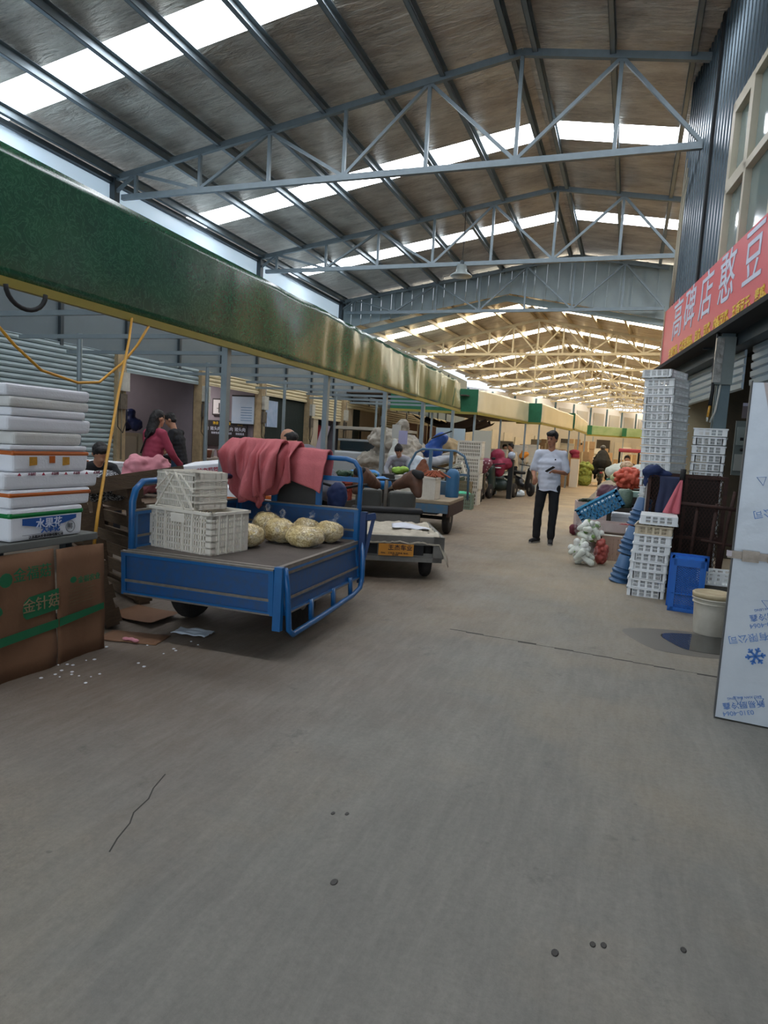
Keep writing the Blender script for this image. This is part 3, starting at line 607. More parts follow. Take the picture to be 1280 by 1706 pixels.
fascia('fourth canopy board with a narrow green end', (-2.28, 29.4), (-2.15, 36.0), 2.55, 2.6, 3.2, 3.15, .02, endl=(-2.6, 29.4), m=PC)
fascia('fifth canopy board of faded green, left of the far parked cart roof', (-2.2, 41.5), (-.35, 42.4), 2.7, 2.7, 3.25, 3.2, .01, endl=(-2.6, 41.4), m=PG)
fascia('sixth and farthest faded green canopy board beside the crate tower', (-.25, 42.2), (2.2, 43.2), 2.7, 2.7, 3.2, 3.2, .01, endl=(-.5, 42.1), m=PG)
ALU = mat('pale steel post', '#8f9ca1', .4, .4, '#727e83', 4, .5)
k = 0
for y in (4.0, 6.84, 9.64, 12.34, 14.9, 17.7):
    if y > 4.1: tag(MB().box(-4.64, -4.56, y - .04, y + .04, 0, 3.3).build('canopy_post', ALU), 'square front post of the long green canopy, %s from the left' % NTH[k], 'post', 'front posts of the near canopy'); k += 1
for k, y in enumerate((6.84, 9.64, 12.34, 14.9, 17.7)):
    tag(MB().cyl((-6.85, y, 0), (-6.85, y, 2.62), .033, n=10).build('canopy_post', ALU), 'thin round rear post under the near canopy, %s from the left' % NTH[k], 'post', 'rear posts of the near canopy')
for k, y in enumerate((2.45, 3.8, 5.15, 6.5, 7.85, 9.2, 10.55, 11.9, 13.25, 14.6, 15.95, 17.3)):
    tag(MB().box(-8.1 + (.6 if k % 2 else 0), -4.56, y - .02, y + .02, 2.5, 2.55).build('tie_bar', ALU), 'thin tie bar from the canopy board back towards the shops, %s from the left' % NTH[k], 'bar', 'tie bars under the canopy')
for k, (x, y) in enumerate(((-4.35, 19.3), (-5.6, 19.1), (-4.0, 21.6), (-3.55, 24.0), (-3.1, 24.3), (-2.8, 26.7), (-2.45, 29.1), (-2.3, 32.6), (-2.2, 35.7), (-2.1, 41.6), (-.4, 42.4))):
    tag(MB().box(x - .03, x + .03, y - .03, y + .03, 0, 2.6).build('canopy_post', ALU), 'pale stall post under the farther canopies, %s in order of distance' % NTH[k], 'post', 'posts of the farther canopies')
# sheet roofs of the stalls
struct(MB().prism([(-4.55, 18.9, 2.95), (-8.2, 18.6, 2.9), (-7.4, 34, 2.9), (-2.5, 34, 2.95)], (0, 0, 0), (0, 0, .03)).build('ceiling', mat('brown stall roof', '#4c4038', .8)))
TARP = mat('dark brown tarpaulin', '#3f322b', .8, 0, '#2b2320', 3, .6)
g = MB().grid(lambda u, v: (-6.5 + 2.0 * u + .1 * math.sin(v * 5), 19.9 + 3.8 * v, 2.42 - .28 * math.sin(math.pi * u) - .14 * abs(math.sin(v * 9.4))), 20, 30).build('tarpaulin', TARP, None, True)
tag(g, 'dark brown tarpaulin sagging under the second canopy', 'tarpaulin')
# far cross wall with windows
A = Vector((-12.5, 48.1, 0)); B = Vector((6.0, 84.0, 0)); D = B - A; nn = Vector((D.y, -D.x, 0)).normalized()
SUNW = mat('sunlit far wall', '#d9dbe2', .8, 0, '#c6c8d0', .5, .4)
struct(MB().prism([A, B, B + Vector((0, 0, 6.1)), A + Vector((0, 0, 6.1))], (0, 0, 0), tuple(-nn * .15)).build('wall_far', SUNW))
FG = mat('far glazing', '#a9aeb4', .3, 0, '#b9b0a0', .6, .7)
for k in range(13):
    u = .05 + k * .073; p = A + D * u + nn * .03; e = D.normalized()
    f_ = MB(); f_.prism([p + Vector((0, 0, 2.8)), p + e * 1.9 + Vector((0, 0, 2.8)), p + e * 1.9 + Vector((0, 0, 5.5)), p + Vector((0, 0, 5.5))], (0, 0, 0), tuple(nn * .04))
    o = f_.build('window_%d' % (50 + k), FG); struct(o)
    q = p - e * .55; tag(MB().cyl((q.x, q.y, 0), (q.x, q.y, 6.0), .09, n=8).build('column', mat('blue grey post', '#4f6f80', .5)), 'blue grey post between far windows, %s from the left' % NTH[k], 'column', 'posts of the far wall')
struct(MB().prism([A + nn * .2 + Vector((0, 0, 2.55)), B + nn * .2 + Vector((0, 0, 2.55)), B + nn * .2 + Vector((0, 0, 2.75)), A + nn * .2 + Vector((0, 0, 2.75))], (0, 0, 0), tuple(nn * .2)).build('trim_3', mat('brown ledge', '#8a6f5c', .8)))
struct(MB().box(-10.6, -10.5, 34.2, 58, 0, 5.2).build('wall_left_far', mat('warm far wall', '#b7a98a', .8, 0, '#8d8470', .8, .7)))
# shop fronts closing the curve behind the farther canopies
pl_ = [(-8.25, 34.05), (-6.6, 40.0), (-4.6, 46.8), (-1.2, 49.6), (3.1, 51.0)]
FD = [mat('far door cream', '#c0b8a6', .8, 0, '#a09885', 1.5, .5), mat('far door grey', '#85868a', .8, 0, '#6e6b66', 1.5, .5), mat('far door brown', '#7c6250', .8, 0, '#5f4a3c', 1.5, .5), mat('far dark opening', '#3a3631', .9)]
n_ = 0
for (xa, ya), (xb, yb) in zip(pl_, pl_[1:]):
    a = Vector((xa, ya, 0)); c = Vector((xb, yb, 0)); d = c - a; nr = Vector((d.y, -d.x, 0)).normalized()
    struct(MB().prism([a, c, c + Vector((0, 0, 3.3)), a + Vector((0, 0, 3.3))], (0, 0, 0), tuple(-nr * .2)).build('wall_shops_far', mat('far cream wall', '#b9b2a4', .8, 0, '#9d968a', 1, .5)))
    k_ = int(d.length / 1.25)
    for j in range(k_):
        p = a + d * ((j + .12) / k_) + nr * .02; q = a + d * ((j + .86) / k_) + nr * .02; h = (2.5, 2.3, 2.6)[n_ % 3]
        tag(MB().prism([p, q, q + Vector((0, 0, h)), p + Vector((0, 0, h))], (0, 0, 0), tuple(nr * .05)).build('shop_shutter_panel', FD[(n_ * 7 + j) % 4]), 'closed shop front behind the farther canopies, %s in order of distance' % NTH[min(n_, 17)], 'shop front', 'shop fronts behind the farther canopies'); n_ += 1
# hanging lamp and a few roof wires
t = thing('bay_lamp', 'bell shaped hanging lamp below the second roof truss', 'lamp', (-4.76, 18.17, 6.12))
MB().lathe([(.02, .3), (.13, .3), (.15, .12), (.3, .02), (.3, 0), (.02, 0)], 20).build('shade', mat('lamp shade', '#9aa3a2', .4, .3), t, True); MB().cyl((0, 0, .3), (0, 0, .42), .05).build('socket', DSTEEL, t); MB().tube([(0, 0, .42), (.02, 0, 1.0), (.0, .02, 1.75)], .01, 6).build('cord', BLACK, t)
# ================================================================ FOREGROUND LEFT
def bev(o, w=.01, seg=2):
    m = o.modifiers.new('b', 'BEVEL'); m.width = w; m.segments = seg; m.limit_method = 'ANGLE'; return o
def lattice(mb, p, u, L, H, n, th, bw, bands, marg=.04, z0=0):
    """upright wall from p along u: vertical bars n, horizontal bands (list of z, height), thickness th"""
    p = Vector(p); u = Vector(u).normalized(); q = Vector((0, 0, 1))
    def seg(a, b, za, zb): mb.bar(p + u * a + q * (za + zb) / 2, p + u * b + q * (za + zb) / 2, th, zb - za)
    for z, h in bands: seg(0, L, z0 + z, z0 + z + h)
    for i in range(n + 1):
        c = marg + (L - 2 * marg) * i / n; seg(c - bw / 2, c + bw / 2, z0, z0 + H)
    seg(0, marg, z0, z0 + H); seg(L - marg, L, z0, z0 + H)
def crate_mb(L, W, H, nl=22, nw=14, bands=5, rim=.012, bw=.009, bandh=.012):
    mb = MB(); bs = [(i * (H - .03) / bands, bandh) for i in range(bands + 1)] + [(H - .045, .045)]
    lattice(mb, (-L / 2, -W / 2, 0), (1, 0, 0), L, H, nl, .008, bw, bs); lattice(mb, (-L / 2, W / 2, 0), (1, 0, 0), L, H, nl, .008, bw, bs)
    lattice(mb, (-L / 2, -W / 2, 0), (0, 1, 0), W, H, nw, .008, bw, bs); lattice(mb, (L / 2, -W / 2, 0), (0, 1, 0), W, H, nw, .008, bw, bs)
    for a in range(1, 7): x = -L / 2 + L * a / 7; mb.box(x - .006, x + .006, -W / 2 - rim * .7, -W / 2, 0, H); mb.box(x - .006, x + .006, W / 2, W / 2 + rim * .7, 0, H)
    for a in range(1, 5): y = -W / 2 + W * a / 5; mb.box(-L / 2 - rim * .7, -L / 2, y - .006, y + .006, 0, H); mb.box(L / 2, L / 2 + rim * .7, y - .006, y + .006, 0, H)
    mb.box(-L / 2, L / 2, -W / 2, W / 2, 0, .006)
    return mb
def rim_mb(L, W, H, r=.012):
    mb = MB()
    for s in (-1, 1): mb.box(-L / 2 - r, L / 2 + r, s * W / 2 - r, s * W / 2 + r, H - .02, H); mb.box(s * L / 2 - r, s * L / 2 + r, -W / 2 - r, W / 2 + r, H - .02, H)
    return mb
# cardboard standing against the table
t = thing('cardboard_sheet', 'large brown cardboard sheet with green print standing against the grey table', 'cardboard', (-3.08, 2.3, 0))
MB().grid(lambda u, v: (.012 * math.sin(u * 9) + .01 * noise.noise(Vector((u * 6, v * 3, 0))) - .03 * v * v, .62 * u, .70 * v - .0), 14, 8).build('panel', CARD, t, True).modifiers.new('s', 'SOLIDIFY').thickness = .008
MB().grid(lambda u, v: (.012 * math.sin(u * 5 + 2) + .012 * noise.noise(Vector((u * 5, v * 4, 7))) - .02 * v * v, .63 + .37 * u, (.695 - .01 * u) * v), 10, 8).build('panel', CARD, t, True).modifiers.new('s', 'SOLIDIFY').thickness = .008
def prx(poly, m, nm='print'): return MB().prism([(.016, a, b) for a, b in poly], (0, 0, 0), (.002, 0, 0)).build(nm, m, t)
prx([(0, .20), (.62, .235), (.62, .285), (0, .25)], PRG, 'green_band'); prx([(.63, .235), (.98, .27), (.98, .31), (.63, .285)], PRG, 'green_band')
prx([(.40, .33), (.62, .345), (.62, .47), (.42, .455), (.385, .43), (.375, .39), (.38, .35)], PRG, 'green_label')
text('金针菇', .085, mat('pale print', '#8a7a5c', .8), t, face((1, 0, 0), loc=(.02, .50, .40)))
text('金福菇', .085, PRG, t, face((1, 0, 0), loc=(.018, .44, .585))); text('金福农业', .045, PRG, t, face((1, 0, 0), loc=(.022, .85, .49)))
prx([(.27 + .04 * math.cos(a), .575 + .04 * math.sin(a)) for a in [k * math.pi / 6 for k in range(12)]], PRG, 'round_emblem')
prx([(.2 + .05 * math.cos(a), .40 + .05 * math.sin(a)) for a in [k * math.pi / 8 for k in range(9)]] + [(.165, .385), (.185, .38), (.185, .33), (.215, .335), (.215, .38), (.24, .39)], PRG, 'mushroom_emblem')
prx([(.73 + .025 * math.cos(a), .50 + .02 * math.sin(a)) for a in [k * math.pi / 4 for k in range(8)]], PRG, 'round_emblem')
for k in range(6): prx([(.7, .345 + k * .02), (.9 - .02 * (k % 2), .355 + k * .02), (.9 - .02 * (k % 2), .358 + k * .02), (.7, .348 + k * .02)], mat('faint print', '#6b5a3c', .8), 'print_line')
# table
t = thing('stall_table', 'grey board table carrying the tall foam box stack', 'table', (-3.45, 2.55, 0))
bev(MB().box(-.45, .34, -.9, .72, .715, .76).build('table_top', mat('grey table board', '#6f716c', .6, 0, '#52544f', 4, .6), t), .006)
for x in (-.38, .2):
    for y in (-.8, .6): MB().box(x - .025, x + .025, y - .025, y + .025, 0, .715).build('leg', DSTEEL, t)
MB().box(-.36, .2, -.8, .6, .2, .23).build('shelf', DARK, t)
# foam boxes
def foam(name, label, z0, z1, y0=2.64, y1=3.19, x1=-3.12, dep=.4, m=FOAM, rz=0):
    t = thing(name, label, 'box', (x1 - dep / 2, (y0 + y1) / 2, z0), rz, group='foam boxes stacked on the grey table')
    b = MB(); hx, hy, h = dep / 2, (y1 - y0) / 2, z1 - z0
    tp = .006 if h > .06 else 0
    b.add([(-hx + tp, -hy + tp, 0), (hx - tp, -hy + tp, 0), (hx - tp, hy - tp, 0), (-hx + tp, hy - tp, 0), (-hx, -hy, h), (hx, -hy, h), (hx, hy, h), (-hx, hy, h)], [(3, 2, 1, 0), (4, 5, 6, 7), (0, 1, 5, 4), (1, 2, 6, 5), (2, 3, 7, 6), (3, 0, 4, 7)])
    bev(b.build('body', m, t), min(.02, h * .3), 3); return t, hx, hy, h
def band(t, hx, hy, za, zb, m, nm='tape', o=.003):
    b = MB(); b.box(-hx - o, hx + o, -hy - o, hy + o, za, zb); return bev(b.build(nm, m, t), .016, 2)
L_ = 'foam box in the stack on the grey table, '
t, hx, hy, h = foam('foam_box', 'white foam box with green tape and a blue printed label, bottom of the stack', .762, .945, 2.64, 3.16)
band(t, hx, hy, h - .055, h - .018, TAPEG)
fx = hx + .001
def px_(poly, m, nm='print'): return MB().prism([(fx, a, b) for a, b in poly], (0, 0, 0), (.0015, 0, 0)).build(nm, m, t)
NAVY = mat('blue label', '#1f4f96', .5, 0, '#2c5fa8', 8, .5)
px_([(-.18, h - .056), (.2, h - .056), (.2, .105), (.1, .08), (-.03, .068), (-.18, .09)], NAVY, 'blue_label')
text('水果花', .062, WHTX, t, face((1, 0, 0), loc=(fx + .003, .0, .088)), bold=.001); text('大草花', .045, NAVY, t, face((1, 0, 0), loc=(fx + .002, .01, .055)), bold=.001)
text('江苏福远农业科技有限公司', .020, mat('black ink', '#25252a', .6), t, face((1, 0, 0), loc=(fx + .002, -.02, .018)))
MB().tube([(fx + .002, .155 + .034 * math.cos(a), .055 + .034 * math.sin(a)) for a in [k * math.pi / 8 for k in range(16)]], .0025, 4, True).build('round_seal', mat('grey ink', '#6b6d72', .6), t)
text('鲜', .04, mat('grey ink', '#6b6d72'), t, face((1, 0, 0), loc=(fx + .002, .155, .055))); MB().box(fx, fx + .002, -.18, .1, .032, .034).build('rule', mat('grey ink', '#6b6d72'), t)
t, hx, hy, h = foam('foam_box', 'low white foam box with orange tape, second from the bottom of the stack', .947, 1.05, 2.64, 3.22)
band(t, hx, hy, .06, .09, TAPEO)
for k in range(4): text('福', .03, NAVY, t, face((0, -1, 0), loc=(-.14 + k * .08, -hy - .002, .035)))
t, hx, hy, h = foam('foam_box', 'white foam lid box with a row of small red star marks along its top edge', 1.052, 1.147, 2.60, 3.28, m=FOAM)
fx = hx + .001
for k in range(4):
    y = -.24 + k * .16; px_([(y - .012, .078), (y + .012, .078), (y, .094)], mat('red print', '#b0324a', .6), 'star_mark'); text('水福鲜', .018, mat('faint red print', '#9a6672', .6), t, face((1, 0, 0), loc=(fx + .002, y + .08, .085)))
t, hx, hy, h = foam('foam_box', 'white foam box sealed with orange tape and two yellow labels, middle of the stack', 1.149, 1.27, 2.66, 3.2)
band(t, hx, hy, h - .032, h - .003, TAPEO); fx = hx + .001
for y in (-.14, .09): px_([(y - .025, .035), (y + .025, .04), (y + .025, h - .036), (y - .025, h - .036)], mat('yellow label', '#d39a34', .5, 0, '#5b3c1c', 30, .5), 'yellow_label')
px_([(-.03, .05), (.01, .05), (.01, h - .03), (-.03, h - .03)], TAPEO, 'tape_end')
for z0, z1_, y0, y1, mm, lb in ((1.272, 1.298, 2.64, 3.18, FOAM, 'thin white foam lid just above the orange taped box'), (1.30, 1.372, 2.66, 3.15, FOAMD, 'stained tray shaped foam box above the thin lid'), (1.374, 1.455, 2.62, 3.22, FOAM, 'thick plain white foam lid, fourth from the top of the stack'),
                                (1.457, 1.503, 2.65, 3.17, FOAM, 'thin plain foam tray, third from the top of the stack'), (1.505, 1.56, 2.63, 3.2, FOAMD, 'slightly grey foam tray, second from the top of the stack'), (1.562, 1.628, 2.62, 3.21, FOAM, 'topmost plain white foam box of the tall stack')):
    foam('foam_box', lb, z0, z1_, y0, y1, m=mm, rz=random.uniform(-.02, .02))
# wooden pallets leaning
PM = MB()
def pallet(name, label, M, n=6, w=.95, h=1.05):
    t = thing(name, label, 'pallet'); t.matrix_world = M
    for x in (-w / 2 + .05, w / 2 - .05): MB().box(x - .05, x + .05, -.09, 0, 0, h).build('stringer', WOOD, t)
    for k in range(n): z = .02 + k * (h - .13) / (n - 1); MB().box(-w / 2, w / 2, 0, .022, z, z + .1).build('slat', WOOD, t)
    for k in range(3): z = .05 + k * (h - .15) / 2; MB().box(-w / 2, w / 2, -.112, -.09, z, z + .09).build('slat', WOOD, t)
    return t
pallet('wooden_pallet', 'weathered wooden pallet leaning between the table and the blue cart', Matrix.Translation((-3.62, 3.95, 0)) @ Matrix.Rotation(R(-38), 4, 'Z') @ Matrix.Rotation(R(14), 4, 'X') @ Matrix.Rotation(R(-5), 4, 'Y'), 6, .85, 1.0)
tag(MB().bar((-3.95, 4.0, .95), (-3.28, 4.35, 1.1), .03, .12).build('wooden_plank', WOOD), 'thick wooden plank lying across the top of the leaning pallets', 'plank')
pallet('wooden_pallet', 'darker wooden pallet standing behind the leaning one', Matrix.Translation((-4.0, 4.55, 0)) @ Matrix.Rotation(R(-25), 4, 'Z') @ Matrix.Rotation(R(6), 4, 'X'), 7, .9, 1.0)
# table behind: patterned cloth bundle, pink bundle
m = MB()
for k in range(9): m.ball((-4.15 + random.uniform(-.15, .15), 4.35 + random.uniform(-.12, .12), .9 + random.uniform(-.04, .1)), (.13, .12, .08))
b_ = bpy.data.materials.new('black white pattern'); b_.use_nodes = True; nt = b_.node_tree; N = nt.nodes; Lk = nt.links; b = N['Principled BSDF']; tc = N.new('ShaderNodeTexCoord')
Lk.new(ramp(nz(28, 2, .5, (1, 1, 1), 2.5).outputs[0], .52, .56, lin('#15171d'), lin('#b9bcbf')), b.inputs['Base Color']); b.inputs['Roughness'].default_value = .8
# bundle rests on the side table
t = thing('side_table', 'rough wooden side table behind the pallets', 'table', (-5.2, 5.35, 0)); MB().box(-.9, .9, -.7, .6, .68, .72).build('table_top', WOOD, t)
for x in (-.8, .8):
    for y in (-.6, .5): MB().box(x - .03, x + .03, y - .03, y + .03, 0, .68).build('leg', WOOD, t)
tag(blob(m, 'patterned_bundle', b_, None, .03, 3, (.02, 9)), 'black and white patterned cloth bundle behind the pallets', 'cloth bundle')
PINK = mat('pink cloth', '#d48f98', .8, 0, '#b26a76', 6, .6)
m = MB()
for k in range(14): m.ball((-4.72 + random.uniform(-.12, .12), 5.6 + random.uniform(-.15, .15), .82 + random.uniform(0, .26)), (.14, .13, .11))
tag(blob(m, 'pink_bundle', PINK, None, .02, 2, (.035, 9)), 'pink cloth bundle between the seated person and the blue cart', 'cloth bundle')
# foam boxes around the stall behind
def fbox(label, c, s, rz=0, group=None, m=FOAM, marks=None, rot=None):
    t = thing('foam_box', label, 'box', c, rz, group=group, rot=rot); bev(MB().box(-s[0] / 2, s[0] / 2, -s[1] / 2, s[1] / 2, 0, s[2]).build('body', m, t), .015, 2)
    MB().box(-s[0] / 2 - .004, s[0] / 2 + .004, -s[1] / 2 - .004, s[1] / 2 + .004, s[2] * .72, s[2] * .74).build('lid_line', mat('grey seam', '#9fa3ab', .8), t); return t
t = fbox('white foam box with black lettering and orange tape behind the seated person', (-6.85, 7.25, .72), (.62, .42, .24), R(-8))
text('FRESH & FOODS', .05, mat('black ink', '#25252a'), t, face((0, -1, 0), loc=(.08, -.213, .12)), sx=1.1); MB().box(-.08, -.0, -.216, -.2, .1, .245).build('tape', TAPEO, t)
t = thing('stall_table', 'long stall table carrying white foam boxes behind the blue cart', 'table', (-5.9, 7.5, 0)); MB().box(-1.4, 1.5, -.5, .5, .68, .715).build('table_top', WOOD, t)
for x in (-1.3, 1.4):
    for y in (-.4, .4): MB().box(x - .03, x + .03, y - .03, y + .03, 0, .68).build('leg', WOOD, t)
fbox('long white foam box to the left of the red lettered one', (-5.9, 7.3, .717), (.75, .4, .2), R(4))
t = fbox('white foam box with red lettering, tilted, left of the red cloth', (-5.05, 7.28, .86), (.68, .42, .2), 0, rot=(R(8), R(-8), R(6)))
text('长江特产蔬菜', .075, mat('red print', '#b0324a'), t, face((0, -1, 0), loc=(0, -.213, .115)), bold=.001); MB().box(-.3, .25, -.214, -.21, .066, .07).build('red_rule', mat('red print', '#b0324a'), t)
fbox('foam box under the tilted red lettered one', (-5.05, 7.3, .717), (.6, .4, .13), R(5))
for k, (x, y) in enumerate(((-4.1, 6.35), (-4.05, 6.85))):
    t = fbox('white foam box with orange tape behind the rack of the blue cart, %s' % ('nearer' if k == 0 else 'farther'), (x, y, .0), (.5, .4, .85), 0); band(t, .25, .2, .7, .76, TAPEO)
# yellow cords and hose
tag(MB().tube([(-4.5, 3.4, 2.3), (-4.5, 3.72, 2.12), (-4.5, 3.85, 2.01), (-4.5, 4.1, 1.85), (-4.5, 4.48, 1.79), (-4.5, 4.72, 1.82), (-4.5, 5.01, 2.03), (-4.5, 5.2, 2.22), (-4.5, 5.37, 2.45)], .012, 8).build('yellow_cord', YEL, None, True), 'slack yellow cord hanging in a curve below the green board', 'cord')
tag(MB().tube([(-4.5, 5.12, 2.46), (-4.2, 4.75, 2.2), (-3.9, 4.3, 1.7), (-3.6, 3.87, 1.22), (-3.35, 3.52, .84), (-3.27, 3.4, .60)], .011, 8).build('yellow_cord', YEL, None, True), 'taut yellow strap running down behind the foam box stack', 'cord')
tag(MB().tube([(-4.46, 3.74 + .18 * (1 - math.cos(a)), 2.44 - .15 * math.sin(a)) for a in [k * math.pi / 12 for k in range(13)]], .018, 8).build('black_hose', BLACK, None, True), 'loop of black hose hanging from the green board', 'hose')
# litter on the floor
g = MB().grid(lambda u, v: (-2.90 + .26 * u, 3.74 + .13 * v + .03 * u, .012 + .03 * abs(noise.noise(Vector((u * 3, v * 3, 1)))) + .01), 12, 8).build('plastic_bag', mat('pale blue bag', '#b9c7d3', .4, 0, '#d5dde3', 12, .6), None, True); g.modifiers.new('s', 'SOLIDIFY').thickness = .006
tag(g, 'flat pale plastic bag lying on the floor before the blue cart', 'bag')
g = MB().grid(lambda u, v: (-3.25 + .42 * u - .05 * v, 3.4 + .22 * v + .1 * u, .006 + .008 * abs(noise.noise(Vector((u * 3, v * 3, 4))))), 10, 8).build('cardboard_scrap', CARD, None, True); g.modifiers.new('s', 'SOLIDIFY').thickness = .004
tag(g, 'flattened cardboard scrap on the floor beside the cardboard sheet', 'cardboard')
tag(MB().grid(lambda u, v: (-3.62 + .5 * u, 3.9 + .35 * v - .1 * u, .012 + .03 * u * u), 8, 6).build('cardboard_scrap', CARD, None, True), 'curled cardboard scrap under the leaning pallet', 'cardboard')
m = MB(); [m.ball((-3.05 + .04 * k, 3.47 + .01 * (k % 2), .022), (.03, .02, .012)) for k in range(3)]
tag(blob(m, 'pink_scrap', PINK, None, .008, 1), 'small pink scrap lying on the cardboard by the pallet', 'litter')
m = MB()
for k in range(34):
    x = random.uniform(-3.2, -2.6); y = random.uniform(2.7, 3.7); s = random.uniform(.003, .008); m.box(x - s, x + s, y - s, y + s, 0, .004)
tag(m.build('foam_crumbs', FOAM), 'white foam crumbs scattered before the cardboard sheet', 'crumbs', kind='stuff')
DRIP = mat('dark drip stain', '#26241f', .5)
for k, (x, y, s) in enumerate(((-.77, 1.85, .012), (-.94, 2.21, .008), (-.89, 2.23, .008), (-.07, 1.84, .011), (.03, 1.92, .009), (.06, 1.93, .009), (.28, 2.01, .009))):
    tag(MB().lathe([(s, 0), (s * .8, .002)], 10).build('floor_spot', DRIP), '', 'stain'); o = COL.objects[-1]; place(o, (x, y, .001), scale=(1, 1.5, 1))
    o['label'] = ['largest dark round spot on the near floor', 'small dark spot, left of the pair on the middle floor', 'small dark spot, right of the pair on the middle floor', 'faint drip spot left of a close pair on the near floor', 'left one of the close pair of drips on the near floor', 'right one of the close pair of drips on the near floor', 'drip spot farthest right on the near floor'][k]
CRK = mat('crack', '#3c3a36', .9)
pts = [(-1.2 + 1.9 * k / 14, 4.98 - .17 * k / 14 + .025 * noise.noise(Vector((k * .9, 0, 0)))) for k in range(15)]
cm = MB()
for a, c in zip(pts, pts[1:]): cm.box(min(a[0], c[0]), max(a[0], c[0]), min(a[1], c[1]) - .0012, max(a[1], c[1]) + .0012, 0, .0012)
tag(cm.build('floor_crack', CRK), 'thin crack running right across the lane towards the steel door', 'crack')
cm = MB(); q = [(-1.52, 1.67), (-1.55, 1.74), (-1.575, 1.83), (-1.61, 1.89), (-1.625, 1.99), (-1.66, 2.06), (-1.69, 2.17)]
for a, c in zip(q, q[1:]): cm.bar((a[0], a[1], .0), (c[0], c[1], .0), .005, .002)
tag(cm.build('floor_crack', CRK), 'short broken crack in the left part of the near floor', 'crack')
pm = mat('standing water', '#3c3d3b', .04, 0, spec=.8)
poly = [(.72 + (.33 + .04 * math.sin(3 * a)) * math.cos(a), 5.66 + (.30 + .03 * math.sin(2 * a + 1)) * math.sin(a)) for a in [k * math.pi / 16 for k in range(32)]]
tag(MB().prism([(x, y, .002) for x, y in poly], (0, 0, 0), (0, 0, .002)).build('puddle', pm), 'puddle on the floor before the white bucket', 'puddle')
tag(MB().prism([((x - .72) * 1.45 + .58, (y - 5.66) * 1.35 + 5.62, .0008) for x, y in poly], (0, 0, 0), (0, 0, .0008)).build('damp_patch', mat('damp concrete', '#68645c', .5)), 'damp dark patch of concrete around the puddle', 'stain')

# ================================================================ CARTS
def wheel_mb(r, w, hub=True):
    t = MB(); t.M = Matrix.Rotation(math.pi / 2, 4, 'Y'); t.lathe([(r * .6, -w / 2), (r * .92, -w / 2), (r, -w / 4), (r, w / 4), (r * .92, w / 2), (r * .6, w / 2)], 28); return t
def add_wheel(t, x, y, r, w=.1, nm='wheel'):
    o = wheel_mb(r, w).build(nm, TYRE, t, True); o.location = (x, y, r)
    h = MB(); h.M = Matrix.Rotation(math.pi / 2, 4, 'Y'); h.lathe([(.03, -w * .6), (r * .6, -w * .3), (r * .6, w * .3), (.03, w * .6)], 18); h.build('rim', EDGE, o, True); return o
t = thing('cargo_tricycle', 'large blue cargo tricycle with its rear and side panels let down', 'tricycle', (-2.61, 4.34, 0), R(2))
BW, BL, BZ = .57, .71, .6
bev(MB().box(-BW, BW, -BL, BL, BZ - .05, BZ).build('bed_floor', PLY, t), .004)
MB().box(-BW - .01, BW + .01, -BL - .012, -BL + .02, BZ - .06, BZ + .003).box(BW - .02, BW + .012, -BL, BL, BZ - .06, BZ + .003).build('bed_edge', EDGE, t)
def panel(name, w, h, par, ribs=True):
    m = MB(); m.box(-w / 2, w / 2, -.008, .008, 0, h)
    o = m.build(name, BLUED, par)
    r = MB(); r.box(-w / 2, w / 2, -.022, .0, h - .03, h); r.box(-w / 2, w / 2, -.022, 0, 0, .022); r.box(-w / 2, -w / 2 + .035, -.02, 0, 0, h); r.box(w / 2 - .035, w / 2, -.02, 0, 0, h); r.box(-w / 2, w / 2, -.018, 0, h * .28, h * .34); r.build('frame', BLUE, o)
    e = MB(); e.box(-w / 2, w / 2, -.024, .01, h - .008, h + .003); e.box(-w / 2 + .03, w / 2 - .03, -.021, -.016, h * .30, h * .36); e.box(-w / 2 + .02, w / 2 - .02, -.024, -.016, .0, .01); e.build('worn_edge', EDGE, o); return o
o = panel('tailgate', 1.16, .3, t); o.location = (-.02, -BL - .02, .295); o.rotation_euler = (R(2), 0, 0)
o = panel('side_panel', 1.38, .3, t); o.location = (BW + .03, .0, .29); o.rotation_euler = (0, R(0), R(90)); o.rotation_euler = (R(-8), 0, R(90))
bm = MB(); bm.tube([(BW + .04, -BL + .01, .6), (BW + .06, -BL + .02, .45), (BW + .075, -BL + .03, .2), (BW + .08, -BL + .08, .16), (BW + .08, -.2, .17), (BW + .08, .45, .2), (BW + .08, BL - .1, .23), (BW + .07, BL - .03, .3), (BW + .05, BL, .6)], .02, 10)
bm.bar((BW + .06, -.3, .18), (BW + .05, -.3, .32), .05, .02).bar((BW + .06, .1, .18), (BW + .05, .1, .32), .05, .02).bar((BW + .06, .45, .2), (BW + .05, .45, .34), .05, .02)
bm.build('bumper_rail', BLUE, t, True)
MB().box(BW - .01, BW + .045, -BL - .04, -BL + .0, .2, .61).build('corner_post', BLUE, t)
# front rack
fp = panel('front_panel', 1.14, .27, t); fp.location = (0, BL, BZ)
rk = MB(); zt_ = 1.28
rk.tube([(-BW, BL, BZ), (-BW, BL, zt_ - .1), (-BW + .03, BL, zt_ - .03), (-BW + .1, BL, zt_), (BW - .14, BL, zt_), (BW - .06, BL, zt_ - .02), (BW - .015, BL, zt_ - .08), (BW, BL, zt_ - .16), (BW, BL, BZ - .1)], .021, 10)
rk.build('rack_tube', BLUE, t, True)
MB().box(-BW, BW, BL - .015, BL + .015, 1.09, 1.13).build('rack_rail', BLUE, t)
for x in (-.22, .2): MB().box(x - .025, x + .025, BL - .012, BL + .012, .87, 1.1).build('rack_strut', BLUE, t)
MB().box(-.22, .2, BL + .015, BL + .03, .86, 1.2).build('backplate', mat('dark grey plate', '#3b3c3a', .5, 0, '#2e2f2d', 4, .5), t)
